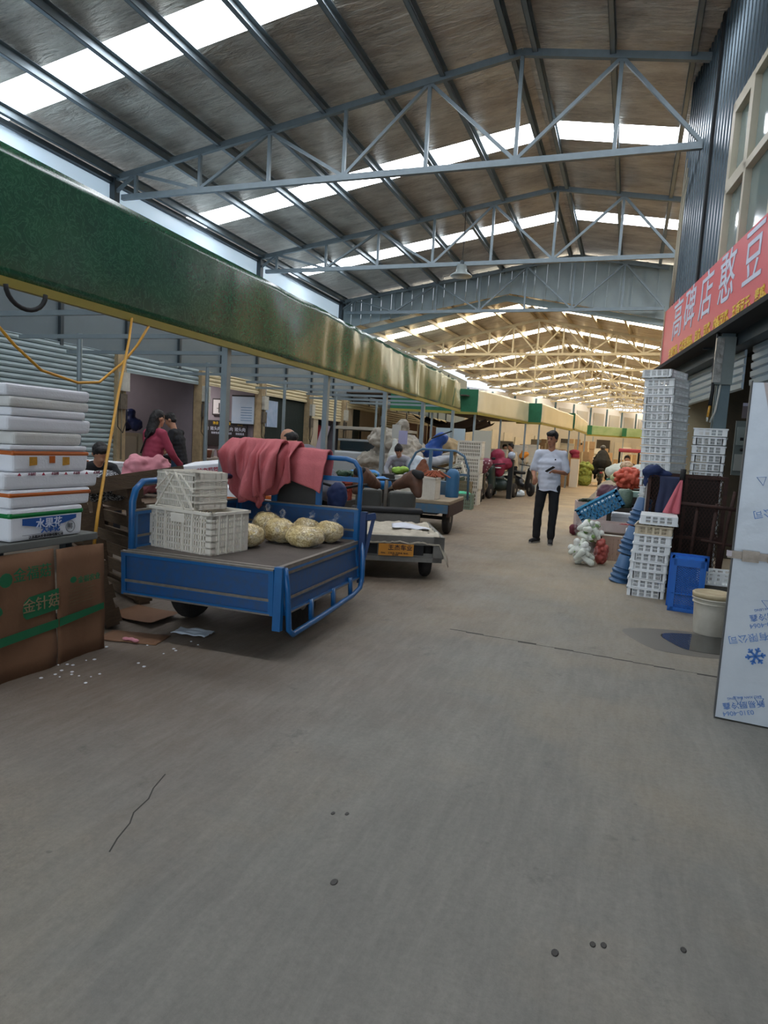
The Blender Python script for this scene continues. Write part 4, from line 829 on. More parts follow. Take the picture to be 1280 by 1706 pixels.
MB().box(BW + .02, BW + .07, BL - .02, BL + .03, .25, .85).bar((BW + .04, BL, .8), (BW + .13, BL + .05, .82), .04, .05).bar((BW + .12, BL + .05, .83), (BW + .04, BL + .02, .35), .03, .03).build('side_bracket', mat('dark blue bracket', '#1b3763', .5), t)
# left side: upright low panel and hoop
lp = panel('side_panel', 1.38, .27, t); lp.location = (-BW, 0, BZ); lp.rotation_euler = (0, 0, R(90)); lp.data.materials[0] = BLUED
hp = MB(); hp.tube([(-BW, -BL + .02, BZ - .3), (-BW, -BL + .02, .93), (-BW, -BL + .05, 1.01), (-BW, -BL + .12, 1.06), (-BW, -.2, 1.07), (-BW, BL, 1.07)], .024, 10); hp.build('side_hoop', BLUE, t, True)
MB().box(-.4, .4, -.66, 1.3, .38, .47).build('chassis', RUST, t); MB().cyl((-.42, -.1, .25), (.42, -.1, .25), .035).build('axle', BLACK, t)
add_wheel(t, .42, -.1, .25, .11); add_wheel(t, -.46, -.1, .25, .11)
MB().box(-.28, .28, .82, 1.15, .45, .72).build('seat_box', BLUE, t); bev(MB().box(-.26, .26, .84, 1.14, .72, .8).build('seat', BLACK, t), .03)
MB().tube([(0, 1.3, .42), (0, 1.6, .5), (0, 1.72, .95)], .03, 8).tube([(-.07, 1.9, .24), (-.07, 1.75, .7), (.07, 1.75, .7), (.07, 1.9, .24)], .018, 8).build('fork', BLACK, t, True)
MB().tube([(-.33, 1.55, 1.02), (-.2, 1.66, 1.0), (0, 1.7, .95), (.2, 1.66, 1.0), (.33, 1.55, 1.02)], .014, 8).build('handlebar', BLACK, t, True)
add_wheel(t, 0, 1.9, .24, .07, 'front_wheel')
BT = t
# red cloth over the rack
RC = []
def drape(name, lab_obj, x0, x1, front, back, zt, y0, fold, fr, seed, par, m=REDCL):
    fr_n = 44
    def fn(u, v):
        x = x0 + (x1 - x0) * u; f = front(u); b_ = back(u); s = v * (f + b_); 
        n1 = noise.noise(Vector((u * fr + seed, s * 1.3, seed))); n2 = noise.noise(Vector((u * fr * 2.3, s * 2.5 + seed, 3)))
        w = fold * (n1 + .5 * n2)
        if s < b_: y = y0 + .05; z = zt - (b_ - s); y += .02 + abs(w) * .6
        else: d = s - b_; y = y0 - .035 - .0 - (.05 + abs(w) * 1.5) * min(1, d / .12) - max(0, .5 * w); z = zt - d
        tt = abs(s - b_)
        if tt < .06: z = zt + .008 - .35 * tt; y = y0 + (.05 if s < b_ else -.06) * tt / .06
        return (x + .03 * n2 + .05 * fold * n1, y, z + .012 * n1)
    g = MB().grid(fn, fr_n, 36).build(name, m, par, True)
    k = g.modifiers.new('s', 'SOLIDIFY'); k.thickness = .012; k.offset = 0; return g
t = thing('red_cloth', 'dusty red cloth heaped over the front rack of the blue tricycle', 'cloth', (0, 0, 0))
drape('cloth_fall', None, -3.30, -2.62, lambda u: .30 + .24 * math.sin(math.pi * min(1, u * 1.1)) + .05 * math.sin(u * 9), lambda u: .25, 1.385, 5.04, .13, 4.0, 2, t)
drape('cloth_fall', None, -2.92, -2.36, lambda u: .19 + .16 * u, lambda u: .22, 1.335, 5.05, .035, 3, 8, t)
drape('cloth_fall', None, -3.12, -2.72, lambda u: .58 - .5 * abs(u - .6), lambda u: .1, 1.395, 4.93, .12, 4.5, 15, t)
# crates on the blue cart
big = thing('plastic_crate', 'large dusty white slotted crate at the rear corner of the blue cart', 'crate', (-2.845, 3.95, .602), R(-9))
crate_mb(.60, .37, .29, 22, 14, 6, bw=.011, bandh=.013).build('body', WPLD, big); rim_mb(.60, .37, .29).build('rim', WPLD, big)
bev(MB().box(-.07, .06, -.198, -.186, .2, .262).build('name_plate', WPLD, big), .004)
t = thing('plastic_crate', 'cream crate turned on its side on top of the large white crate', 'crate', (-2.90, 3.93, .895), R(-12))
b2 = crate_mb(.38, .25, .3, 22, 14, 5); b2.M = Matrix()
o = b2.build('body', WPLD, t); o.rotation_euler = (R(90), 0, 0); o.location = (0, .16, .125)
m = MB()
for k in range(20): x = -.17 + k * .0178; [m.box(x - .0045, x + .0045, -.004, .004, z, z + .034) for z in (.015, .06, .105, .15, .195)]
for z in (.0, .05, .096, .141, .186, .232): m.box(-.19, .19, -.004, .004, z, z + .012)
m.bar((-.19, -.008, .0), (.0, -.008, .245), .014, .012).bar((.19, -.008, 0), (0, -.008, .245), .014, .012).bar((-.1, -.008, .245), (.1, -.008, .0), .012, .01).bar((-.19, -.008, .12), (-.05, -.008, .24), .012, .01).bar((.19, -.008, .12), (.05, -.008, .24), .012, .01).bar((-.1, -.008, .1), (.1, -.008, .1), .012, .01)
o = m.build('ribbed_base', WPLD, t); o.location = (0, -.142, .0)
# bags of bean sprouts
BAGM = bpy.data.materials.new('thin clear bag'); BAGM.use_nodes = True; nt = BAGM.node_tree; N = nt.nodes; Lk = nt.links
tr = N.new('ShaderNodeBsdfTransparent'); gl = N.new('ShaderNodeBsdfGlossy'); gl.inputs['Roughness'].default_value = .25; df = N.new('ShaderNodeBsdfDiffuse'); df.inputs[0].default_value = (.85, .87, .88, 1)
m1 = N.new('ShaderNodeMixShader'); m2_ = N.new('ShaderNodeMixShader'); tc = N.new('ShaderNodeTexCoord')
m1.inputs[0].default_value = .4; Lk.new(df.outputs[0], m1.inputs[1]); Lk.new(gl.outputs[0], m1.inputs[2])
Lk.new(math_('MULTIPLY', ramp(nz(9, 5, .7, (1, 1, .4)).outputs[0], .45, .8), .45), m2_.inputs[0]); Lk.new(tr.outputs[0], m2_.inputs[1]); Lk.new(m1.outputs[0], m2_.inputs[2]); Lk.new(m2_.outputs[0], N['Material Output'].inputs[0])
SPR = bpy.data.materials.new('pale sprouts'); SPR.use_nodes = True; nt = SPR.node_tree; N = nt.nodes; Lk = nt.links; b = N['Principled BSDF']; tc = N.new('ShaderNodeTexCoord')
q = nz(34, 4, .6, (1, 1, 1), 1.6); Lk.new(mix(ramp(q.outputs[0], .38, .62), lin('#a88c4e'), lin('#f0dda6')), b.inputs['Base Color']); b.inputs['Roughness'].default_value = .6
bp = N.new('ShaderNodeBump'); bp.inputs['Strength'].default_value = .8; bp.inputs['Distance'].default_value = .01; Lk.new(q.outputs[0], bp.inputs['Height']); Lk.new(bp.outputs[0], b.inputs['Normal'])
def bagged(name, label, loc, sx, sy, sz, cont, cat='bag', group=None, knot=(0, 0), seed=0, rz=0, shell=BAGM):
    t = thing(name, label, cat, loc, rz, group=group); rr = random.Random(seed)
    m = MB(); m.ball((0, 0, sz * .5), (sx, sy, sz * .52), 18, 12)
    for k in range(6): m.ball((rr.uniform(-.4, .4) * sx, rr.uniform(-.4, .4) * sy, sz * rr.uniform(.3, .6)), (sx * .62, sy * .62, sz * .42))
    o = blob(m, 'contents', cont, t, .018, 2, (.012, 14)); 
    for v in o.data.vertices: v.co.z = max(v.co.z, .004)
    m = MB(); m.ball((0, 0, sz * .5), (sx * 1.05, sy * 1.05, sz * .56), 18, 12)
    for k in range(4): m.ball((rr.uniform(-.4, .4) * sx, rr.uniform(-.4, .4) * sy, sz * rr.uniform(.3, .6)), (sx * .68, sy * .68, sz * .46))
    m.tube([(0, 0, sz * .7), (knot[0] * .5, knot[1] * .5, sz * 1.0), (knot[0], knot[1], sz * 1.18)], [sx * .55, sx * .22, .012], 10)
    o = blob(m, 'plastic_film', shell, t, .016, 2, (.010, 20))
    for v in o.data.vertices: v.co.z = max(v.co.z, .001)
    MB().tube([(knot[0], knot[1], sz * 1.1), (knot[0] - .02, knot[1], sz * 1.28), (knot[0] + .0, knot[1], sz * 1.36), (knot[0] + .025, knot[1], sz * 1.27), (knot[0], knot[1], sz * 1.1)], .007, 6, r2=.014).build('handle', BAGM, t, True)
    return t
BG = [((-2.60, 4.22), .13, .12, .17, (-.02, .0), 'nearest left, touching the large crate'), ((-2.86, 4.92), .12, .11, .18, (0, 0), 'farthest left against the front panel'), ((-2.52, 4.55), .13, .12, .19, (.02, 0), 'in the middle of the group'), ((-2.72, 4.72), .13, .12, .20, (-.02, .02), 'second from the left in the back row'), ((-2.45, 4.86), .12, .11, .17, (.06, 0), 'third from the left in the back row'), ((-2.28, 4.52), .16, .13, .155, (0, .03), 'nearest to the open right side'), ((-2.22, 4.82), .13, .11, .17, (.06, .02), 'at the right end of the back row')]
for k, (p, a, c, d, kn, lb) in enumerate(BG):
    bagged('sprout_bag', 'bag of yellow sprouts on the blue cart, ' + lb, (p[0], p[1], .602), a, c, d, SPR, group='bags of sprouts on the blue cart', knot=kn, seed=k)
tag(blob(MB().cap((-3.02, 4.98, .63), (-2.98, 4.98, .75), .03, .02), 'clear_bottle', BAGM, None, .01, 1), 'small clear bag end standing by the front panel left of the sprout bags', 'bag')

# grey tricycle
GREYP = mat('dirty grey paint', '#7b7a74', .6, .1, '#5a564f', 7, .7)
t = thing('cargo_tricycle', 'small dirty grey cargo tricycle with a yellow plate on its tail', 'tricycle', (-2.22, 6.52, 0), R(24))
MB().box(-.50, .50, 0, 1.35, .40, .45).build('bed_floor', PLY, t)
tb = MB(); tb.box(-.5, .5, -.02, .02, .38, .47); tb.box(-.5, .5, -.02, .02, .2, .25); tb.box(-.5, -.40, -.02, .02, .2, .47); tb.box(.40, .5, -.02, .02, .2, .47); tb.box(-.19, .19, -.01, .02, .25, .38); tb.box(-.4, .4, .01, .03, .25, .29); tb.build('tail_panel', GREYP, t)
for s in (-1, 1): MB().box(s * .5 - .02, s * .5 + .02, 0, 1.35, .24, .47).build('side_panel', GREYP, t)
pl = MB().box(-.18, .19, -.035, -.02, .26, .385).build('plate', mat('orange yellow plate', '#d18f2a', .5, 0, '#c07a22', 8, .5), t)
INKB = mat('dark lettering', '#2a1a18', .5)
for ch, x in zip('王杰车业', (-.05, .015, .08, .145)): text(ch, .062, INKB, pl, face((0, -1, 0), loc=(x, -.037, .345)), bold=.001)
text('地址：三轮车 农用车 电话：', .02, INKB, pl, face((0, -1, 0), loc=(0, -.037, .288)), sx=1.25); text('配件维修', .016, INKB, pl, face((0, -1, 0), loc=(0, -.037, .270)))
add_wheel(t, .36, .28, .24, .1); add_wheel(t, -.36, .28, .24, .1); MB().cyl((-.36, .28, .24), (.36, .28, .24), .03).build('axle', BLACK, t); MB().box(-.3, .3, 0, 1.6, .27, .38).build('chassis', BLACK, t)
bev(MB().box(-.42, .42, 1.38, 1.6, .36, .56).build('seat_base', GREYP, t), .02); bev(MB().box(-.45, .45, 1.36, 1.62, .56, .62).build('seat', BLACK, t), .02)
bev(MB().box(-.40, -.04, 1.95, 2.05, .38, .82).build('leg_shield', mat('olive grey panel', '#5f6059', .5, 0, '#4e4f49', 4, .5), t), .05, 3); bev(MB().box(.04, .42, 1.95, 2.05, .38, .80).build('leg_shield', mat('olive grey panel', '#5f6059'), t), .05, 3)
MB().tube([(0, 1.98, .4), (0, 1.93, .7), (0, 1.88, .95)], .025, 8).build('steering_stem', EDGE, t, True)
MB().tube([(-.42, 1.7, .92), (-.25, 1.85, .95), (0, 1.88, .95), (.25, 1.85, .95), (.42, 1.7, .92)], .014, 8).build('handlebar', BLACK, t, True)
MB().tube([(0, 1.6, .3), (0, 2.1, .35), (0, 2.2, .6)], .03, 8).tube([(-.06, 2.35, .23), (-.06, 2.15, .6), (.06, 2.15, .6), (.06, 2.35, .23)], .018, 8).build('fork', BLACK, t, True); add_wheel(t, 0, 2.35, .23, .07, 'front_wheel')
MITT = mat('brown leather', '#6b4a38', .6, 0, '#3a2a22', 7, .7)
for s in (-1, 1):
    mt_ = blob(MB().cap((s * .12, 1.84, .88), (s * .34, 1.68, 1.0), .06, .12).cap((s * .34, 1.68, 1.0), (s * .40, 1.6, .80), .12, .06), 'hand_mitt', MITT, t, .02, 3, (.012, 9))
    blob(MB().cap((s * .34, 1.62, 1.07), (s * .40, 1.56, 1.05), .05, .06), 'mitt_cuff', BLACK, mt_, .015, 2)
g = MB().grid(lambda u, v: (lambda p: (p[0], p[1], .462 + .05 * abs(noise.noise(Vector((u * 5, v * 5, 2)))) + .03 * abs(noise.noise(Vector((u * 13, v * 9, 5)))) - (.0 if u < .9 else (u - .9) * 2.2) - (0 if v > .05 else (.05 - v) * 1.6)))((-2.22 + math.cos(R(24)) * (-.49 + 1.06 * u) - math.sin(R(24)) * (1.2 * v - .03), 6.52 + math.sin(R(24)) * (-.49 + 1.06 * u) + math.cos(R(24)) * (1.2 * v - .03))), 40, 40).build('canvas_sheet', mat('dirty canvas', '#c9c1ae', .85, 0, '#9b9280', 9, .6, .3, 40), None, True); g.modifiers.new('s', 'SOLIDIFY').thickness = .006
tag(g, 'crumpled dirty canvas sheet spread over the bed of the grey tricycle', 'canvas')
g = MB().grid(lambda u, v: (-2.42 + .42 * u - .12 * v, 6.95 + .1 * u + .32 * v, .50 + .02 * math.sin(u * 5) * v + .02 * noise.noise(Vector((u * 4, v * 4, 2)))), 14, 12).build('paper_sheet', mat('white paper', '#d7dbe4', .6), None, True); g.modifiers.new('s', 'SOLIDIFY').thickness = .003
tag(g, 'sheet of white paper lying on the canvas of the grey tricycle', 'paper')
# third cart
DB = mat('old blue paint', '#3b7093', .55, .1, '#6c6a62', 10, .7)
t = thing('cargo_tricycle', 'flat old blue tricycle with a hooped rack carrying a beige crate', 'tricycle', (-3.13, 10.25, 0), R(4))
bev(MB().box(-.52, .5, 0, 1.4, .50, .56).build('bed_floor', mat('pale bed board', '#a3937a', .8, 0, '#80725e', 5, .6), t), .01)
MB().box(-.5, .48, -.01, .03, .36, .5).build('tail_beam', DB, t); MB().box(.46, .5, 0, 1.4, .3, .5).build('side_beam', RUST, t); MB().box(-.52, -.48, 0, 1.4, .3, .5).build('side_beam', RUST, t)
add_wheel(t, .42, .35, .25, .1); add_wheel(t, -.42, .35, .25, .1); MB().cyl((-.42, .35, .25), (.42, .35, .25), .03).build('axle', BLACK, t); MB().box(-.3, .3, .0, 1.9, .33, .42).build('chassis', BLACK, t)
MB().tube([(-.58, 1.4, .55), (-.56, 1.4, 1.05), (-.44, 1.4, 1.3), (-.32, 1.4, 1.37), (.3, 1.4, 1.37), (.46, 1.4, 1.28), (.55, 1.4, 1.05), (.57, 1.4, .5)], .022, 10).build('rack_hoop', DB, t, True)
MB().box(-.57, .56, 1.38, 1.42, .93, .97).build('rack_rail', DB, t)
for x in (-.16, .22): MB().box(x - .03, x + .03, 1.38, 1.42, .5, 1.36).build('rack_strut', DB, t)
MB().box(-.25, .25, 1.5, 1.8, .42, .8).build('seat_box', DB, t); MB().tube([(0, 1.8, .4), (0, 2.2, .5), (0, 2.25, 1.0)], .03, 8).tube([(-.3, 2.1, 1.05), (0, 2.25, 1.0), (.3, 2.1, 1.05)], .014, 8).build('handlebar', BLACK, t, True); add_wheel(t, 0, 2.45, .24, .07, 'front_wheel')
t = thing('plastic_crate', 'beige slotted crate on the bed of the old blue tricycle', 'crate', (-3.25, 10.5, .562), R(4)); crate_mb(.68, .42, .36, 20, 12, 5, bw=.016, bandh=.02).build('body', WPLD, t); MB().box(-.33, .33, -.2, -.19, .02, .34).build('front_wall', WPLD, t); rim_mb(.68, .42, .36).build('rim', WPLD, t)
BRC = mat('brown cloth', '#7a4a32', .85, 0, '#5c3523', 8, .6)
tag(blob(MB().cap((-3.3, 10.85, .92), (-3.28, 10.85, 1.16), .17, .06).ball((-3.05, 10.8, .95), (.2, .12, .08)), 'brown_cover', BRC, None, .025, 3, (.02, 9)), 'brown cloth cover rising behind the beige crate', 'cloth')
m = MB()
for k in range(14): a = random.uniform(-.25, .25); m.tube([(-3.1 + a, 10.6, .93), (-3.05 + a * .5, 10.7, 1.0 + random.uniform(0, .04)), (-2.9 + a * .8, 10.62, .93)], .008, 5)
tag(m.build('twigs', mat('reddish straw', '#a0573c', .8)), 'reddish cords and straw heaped in the beige crate', 'straw', kind='stuff')
tag(blob(MB().cap((-2.86, 11.3, .58), (-2.86, 11.3, .95), .12, .12), 'blue_drum', mat('dull blue plastic', '#39709a', .5, 0, '#2d5a80', 5, .5), None, .02, 2), 'dull blue plastic drum at the right of the hooped rack', 'drum')
m = MB()
for k in range(30): m.ball((-3.2 + random.uniform(-.2, .2), 9.3 + random.uniform(-.15, .15), .8 + random.uniform(0, .05)), (.05, .03, .03))
# ================================================================ RIGHT SIDE
# white nesting crates
def ncrate(L=.52, W=.36, H=.092, tap=.012):
    mb = MB(); h = H
    for (ax, hl, hw) in ((0, L / 2, W / 2), (1, W / 2, L / 2)):
        for s in (-1, 1):
            M = mb.M; mb.M = (Matrix.Rotation(math.pi / 2, 4, 'Z') if ax else Matrix()) @ Matrix()
            y = s * (hw - .006)
            for z, b in ((0, .012), (.040, .007), (.074, .018)): mb.box(-hl + .01, hl - .01, y - .004, y + .004, z, z + b)
            n = 4; wd = 2 * hl - .09
            for k in range(n + 1): x = -wd / 2 + wd * k / n; mb.box(x - .009, x + .009, y - .005, y + .005, 0, h)
            for sx in (-1, 1): mb.box(sx * (hl - .03) - .02, sx * (hl - .03) + .02, y - .005, y + .005, 0, h)
            for k in range(n * 6):
                if k % 6: x = -wd / 2 + wd * k / (n * 6); mb.box(x - .002, x + .002, y - .004, y + .004, 0, h)
            mb.box(-hl - .008, hl + .008, s * hw - .008, s * hw + .008, h - .014, h); mb.M = M
    mb.box(-L / 2 + .01, L / 2 - .01, -W / 2 + .01, W / 2 - .01, 0, .004)
    return mb
NCM = mat('clean white crate plastic', '#f1f5f5', .4, 0, '#e2eaec', 3, .4)
base_me = ncrate().mesh('crate_body', NCM)
NCY = mat('yellowed crate plastic', '#ddd0b4', .5, 0, '#cfc0a2', 4, .5)
CYC = [None]
def stack(x, y, rz, n, label, group, lean=(0, 0), z0=0, me=base_me, dz=.0935):
    for k in range(n):
        o = bpy.data.objects.new('plastic_crate', me); COL.objects.link(o)
        o.location = (x + lean[0] * k, y + lean[1] * k, z0 + k * dz); o.rotation_euler = (0, 0, rz + random.uniform(-.02, .02))
        ft = n - 1 - k
        tag(o, '%s crate of %s' % (TOP[ft] if ft < 14 else 'lower', label), 'crate', group)
    return o
stack(.30, 7.52, R(90 - 4), 8, 'the short white stack before the cage', 'short white crate stack', (.004, 0))
for o in [o for o in COL.objects if o.get('group') == 'short white crate stack'][-1:]:
    me2 = base_me.copy(); me2.materials[0] = NCY; o.data = me2; o['label'] = 'yellowed crate just under the flipped top crate of the short white stack'
o = bpy.data.objects.new('plastic_crate', base_me); COL.objects.link(o); o.location = (.355, 7.5, 8 * .0935 + .105); o.rotation_euler = (math.pi, 0, R(-92)); tag(o, 'upturned white crate lying on top of the short white stack', 'crate')
stack(.47, 8.92, R(66), 24, 'the tall white tower under the sign', 'tall white crate tower', (-.0045, 0), dz=.1)
o = bpy.data.objects.new('plastic_crate', base_me); COL.objects.link(o); o.location = (.33, 8.9, 2.40 + .1); o.rotation_euler = (math.pi, 0, R(66)); tag(o, 'upturned white crate crowning the tall white tower', 'crate')
stack(.90, 8.9, R(84), 18, 'the second white tower beside the steel column', 'second white crate tower', (0, 0), dz=.102)
# blue mesh basket on end
t = thing('blue_basket', 'bright blue plastic basket standing on its end before the cage', 'basket', (.635, 6.87, 0), R(-6))
BB = mat('bright blue plastic', '#1a68c4', .35, 0, '#1558aa', 5, .4)
m = MB(); m.box(-.15, -.13, -.12, .12, 0, .51).box(.13, .15, -.12, .12, 0, .51).box(-.15, .15, -.12, .12, 0, .015).box(-.15, .15, -.12, .12, .495, .51).build('side_wall', BB, t)
m = MB(); m.box(-.13, -.1, -.125, -.105, .01, .5).box(.1, .13, -.125, -.105, .01, .5).box(-.13, .13, -.125, -.105, .01, .04).box(-.13, .13, -.125, -.105, .44, .5).box(-.13, .13, -.125, -.105, .17, .18)
for k in range(-8, 26):
    z = .02 + k * .022
    for s in (1, -1):
        a, b_ = (-.12, z), (.12, z + s * .2); 
        if s < 0: a, b_ = (-.12, z + .2), (.12, z)
        def clip(p, q):
            pts = []
            for (x0, z0_), (x1, z1_) in ((p, q),):
                tA, tB = 0, 1
                if z1_ != z0_:
                    for lim in (.03, .45):
                        pass
                lo, hi = .03, .45
                t0 = (lo - z0_) / (z1_ - z0_); t1 = (hi - z0_) / (z1_ - z0_); ta, tb = max(0, min(t0, t1)), min(1, max(t0, t1))
                return None if ta >= tb else ((x0 + (x1 - x0) * ta, z0_ + (z1_ - z0_) * ta), (x0 + (x1 - x0) * tb, z0_ + (z1_ - z0_) * tb))
        c_ = clip(a, b_)
        if c_: m.bar((c_[0][0], -.112, c_[0][1]), (c_[1][0], -.112, c_[1][1]), .005, .009)
m.build('mesh_bottom', BB, t)
m = MB(); m.box(-.175, .165, .1, .125, -.0, .02).box(-.175, -.15, .1, .13, 0, .53).box(.15, .17, .1, .13, 0, .53).box(-.175, .17, .1, .13, .51, .53).build('rim', BB, t)
# bucket
t = thing('bucket', 'dirty white plastic bucket with a lid by the puddle', 'bucket', (.765, 6.04, 0))
BKM = mat('dirty white bucket', '#cfccbf', .5, 0, '#a79f8c', 6, .7)
MB().lathe([(.125, 0), (.128, .01), (.145, .3), (.145, .31)], 32).build('body', BKM, t, True)
MB().lathe([(.145, .292), (.158, .296), (.158, .31), (.15, .312)], 32).lathe([(.146, .26), (.154, .262), (.154, .272), (.146, .274)], 32).build('ring', BKM, t, True)
MB().lathe([(.158, .312), (.160, .345), (.15, .352), (.14, .342), (.002, .342)], 32).build('lid', mat('stained bucket lid', '#cbbf9f', .6, 0, '#a08a62', 7, .8), t, True)
o = tag(ncrate(.36, .24, .13).build('basket', NCM), 'small white basket standing behind the bucket', 'basket'); place(o, (.92, 7.05, .26), R(4))
tag(MB().box(.76, 1.08, 6.92, 7.18, 0, .258).build('carton', mat('dark crate', '#4b4a45', .8)), 'dark box under the small white basket', 'box')
# rusty mesh cage trolley
t = thing('mesh_cage', 'rusty iron mesh cage trolley beside the crate stacks', 'cage', (0, 0, 0))
fr = MB(); x0, x1, y0, y1 = .24, 1.0, 7.86, 8.5
for x in (x0, x1):
    for y in (y0, y1): fr.box(x - .018, x + .018, y - .018, y + .018, .03, 1.28)
for z in (.08, .6, 1.26):
    for y in (y0, y1): fr.box(x0, x1, y - .015, y + .015, z - .015, z + .015)
    for x in (x0, x1): fr.box(x - .015, x + .015, y0, y1, z - .015, z + .015)
fr.box(.6, .63, y0 - .01, y0 + .01, .08, 1.26); fr.build('frame', RUST, t)
m = MB()
for k in range(-20, 26):
    for s in (1, -1):
        xa = x0 + k * .035; za, zb = .1, 1.25; xb = xa + (zb - za) * .6 * s; 
        if s < 0: xa += .76; xb += .76
        ta = 0; tb = 1
        if xb != xa:
            q0, q1 = sorted(((x0 - xa) / (xb - xa), (x1 - xa) / (xb - xa))); ta, tb = max(0, q0), min(1, q1)
        if ta < tb: m.bar((xa + (xb - xa) * ta, y0, za + (zb - za) * ta), (xa + (xb - xa) * tb, y0, za + (zb - za) * tb), .004, .005)
m.build('front_mesh', RUST, t)
MB().box(x0, x1, y1 - .03, y1 - .02, .1, 1.25).build('shade_backing', mat('cage shade', '#241d1a', .9), t); MB().box(x0 + .01, x0 + .015, y0, y1, .1, 1.25).build('side_sheet', mat('brown sheet', '#3c2a24', .8), t)  # dark backing added to stand for the shade inside the cage
MB().box(x0 - .03, x0 - .018, y0 - .02, y0 - .008, .05, 1.28).build('edge_strip', mat('pale edging', '#a4a3a0', .5), t)
t = thing('handcart_frame', 'dark iron handcart frame with upright bars leaning before the cage', 'handcart', (0, 0, 0))
m = MB(); m.tube([(.52, 7.7, .05), (.53, 7.72, .8), (.56, 7.72, 1.22)], .022, 8).tube([(.99, 7.7, .05), (1.03, 7.68, .8), (1.07, 7.68, 1.14)], .018, 8).tube([(.53, 7.7, .98), (1.2, 7.66, .95)], .02, 8).tube([(.70, 7.72, .05), (.74, 7.72, 1.0)], .018, 8).bar((.86, 7.7, 0.02), (.92, 7.7, 1.0), .035, .02, (0, 1, 0)).tube([(.8, 7.7, .6), (1.15, 7.68, .57)], .016, 8)
m.build('frame', RUST, t, True); MB().tube([(.557, 7.72, 1.2), (.562, 7.72, 1.34)], .028, 10).build('grip', BLACK, t, True)
add_wheel(t, .62, 7.68, .1, .05)
# cloths
NAV = mat('navy cloth', '#22335c', .85, 0, '#18244a', 8, .6)
m = MB(); m.cap((.26, 7.9, 1.30), (.44, 7.86, 1.27), .07, .03).cap((.22, 7.9, 1.30), (.20, 7.84, 1.14), .05, .02).cap((.2, 7.85, 1.28), (.3, 7.82, 1.32), .05, .05)
tag(blob(m, 'navy_cloth', NAV, None, .015, 3, (.012, 16)), 'navy blue cloth thrown over the corner of the rusty cage', 'cloth')
g = MB().grid(lambda u, v: (.34 + .22 * u + .01 * math.sin(v * 6), 7.84 - .02 * math.sin(u * 14) * v, 1.25 - .45 * v - .03 * math.sin(u * 7) * v), 20, 16).build('dark_trousers', mat('faded navy trousers', '#38405c', .9, 0, '#242a42', 5, .7), None, True); g.modifiers.new('s', 'SOLIDIFY').thickness = .012
tag(g, 'faded navy trousers hanging down inside the corner of the cage', 'trousers')
g = MB().grid(lambda u, v: (.54 - .14 * v * (1 - u) + .02 * u, 7.69 - .025 * math.sin(u * 9) * v, 1.22 - .36 * v), 16, 14).build('pink_towel', mat('pink towel', '#d0727c', .9, 0, '#b95a66', 9, .5), None, True); g.modifiers.new('s', 'SOLIDIFY').thickness = .01
tag(g, 'pink towel hanging from the bar of the handcart frame', 'towel')
# blue nested tubs, upside down
BT2 = mat('steel blue plastic', '#3b638c', .4, 0, '#2f5276', 5, .5)
pb = thing('plastic_tub', '', 'tub', group='blue tubs by the crates')
MB().lathe([(.145, 0), (.145, .02), (.128, .022), (.122, .07), (.118, .075), (.098, .24), (.088, .25), (.002, .25)], 26).build('bowl', BT2, pb, True); MB().lathe([(.128, .06), (.134, .062), (.134, .072), (.128, .074)], 26).build('rib', BT2, pb, True); pb.scale = (.84, .84, .8)
first = True
for gi, (cx_, cy_, cz_, lb) in enumerate(((.03, 8.0, .0, 'lowest'), (.095, 8.06, .33, 'middle'), (.165, 8.12, .66, 'upper'))):
    for k in range(3):
        loc = (cx_ + .012 * k, cy_ + .004 * k, cz_ + .06 * k); rot = (0, R(9), 0)
        lab = '%s blue tub in the %s group beside the white crates' % (('bottom', 'middle', 'top')[k], lb)
        if first: pb.location = loc; pb.rotation_euler = rot; pb['label'] = lab; first = False
        else: dup(pb, loc, 0, lab, None, rot)
# produce bags
def speck(name, a, b_, c, s=18, rough=.5, m3=None):
    m_ = bpy.data.materials.new(name); m_.use_nodes = True
    global nt, N, Lk, b, tc
    nt = m_.node_tree; N = nt.nodes; Lk = nt.links; b = N['Principled BSDF']; tc = N.new('ShaderNodeTexCoord')
    v = N.new('ShaderNodeTexVoronoi'); v.inputs['Scale'].default_value = s; Lk.new(tc.outputs['Object'], v.inputs['Vector'])
    Lk.new(mix(ramp(v.outputs['Distance'], .1, .75), lin(a), lin(b_)), b.inputs['Base Color']); b.inputs['Roughness'].default_value = rough; return m_
RAD = speck('white radish', '#f2f3ee', '#d3d8cb', '', 9)
GRN = mat('radish leaf green', '#7f9f58', .6, 0, '#4f6e3c', 12, .6)
def veg_bag(label, loc, n, seed, r=(.05, .11)):
    t = thing('radish_bag', label, 'bag', loc); rr = random.Random(seed); sh = MB()
    for k in range(n):
        a = rr.uniform(0, 6.28); q = rr.uniform(0, .13); z = rr.uniform(.06, .26)
        p = Vector((q * math.cos(a), q * math.sin(a), z)); d = Vector((rr.uniform(-1, 1), rr.uniform(-1, 1), rr.uniform(-.5, .8))).normalized() * .06
        MB().cap(p - d, p + d, .03, .042, 10).build('radish', RAD, t, True)
        if k % 2 == 0: MB().ball(p + d * 1.4, (.035, .035, .03)).build('leaf_tuft', GRN, t, True)
    sh.ball((0, 0, .17), (.19, .17, .17), 18, 12).tube([(0, 0, .25), (0, 0, .34), (.02, 0, .4)], [.1, .04, .01], 10)
    blob(sh, 'plastic_film', BAGM, t, .02, 2, (.02, 12)); return t
veg_bag('lower clear bag of white radishes on the lane floor', (-.46, 8.95, 0.0), 30, 3)
veg_bag('upper clear bag of white radishes resting on another', (-.42, 9.2, .27), 26, 5)
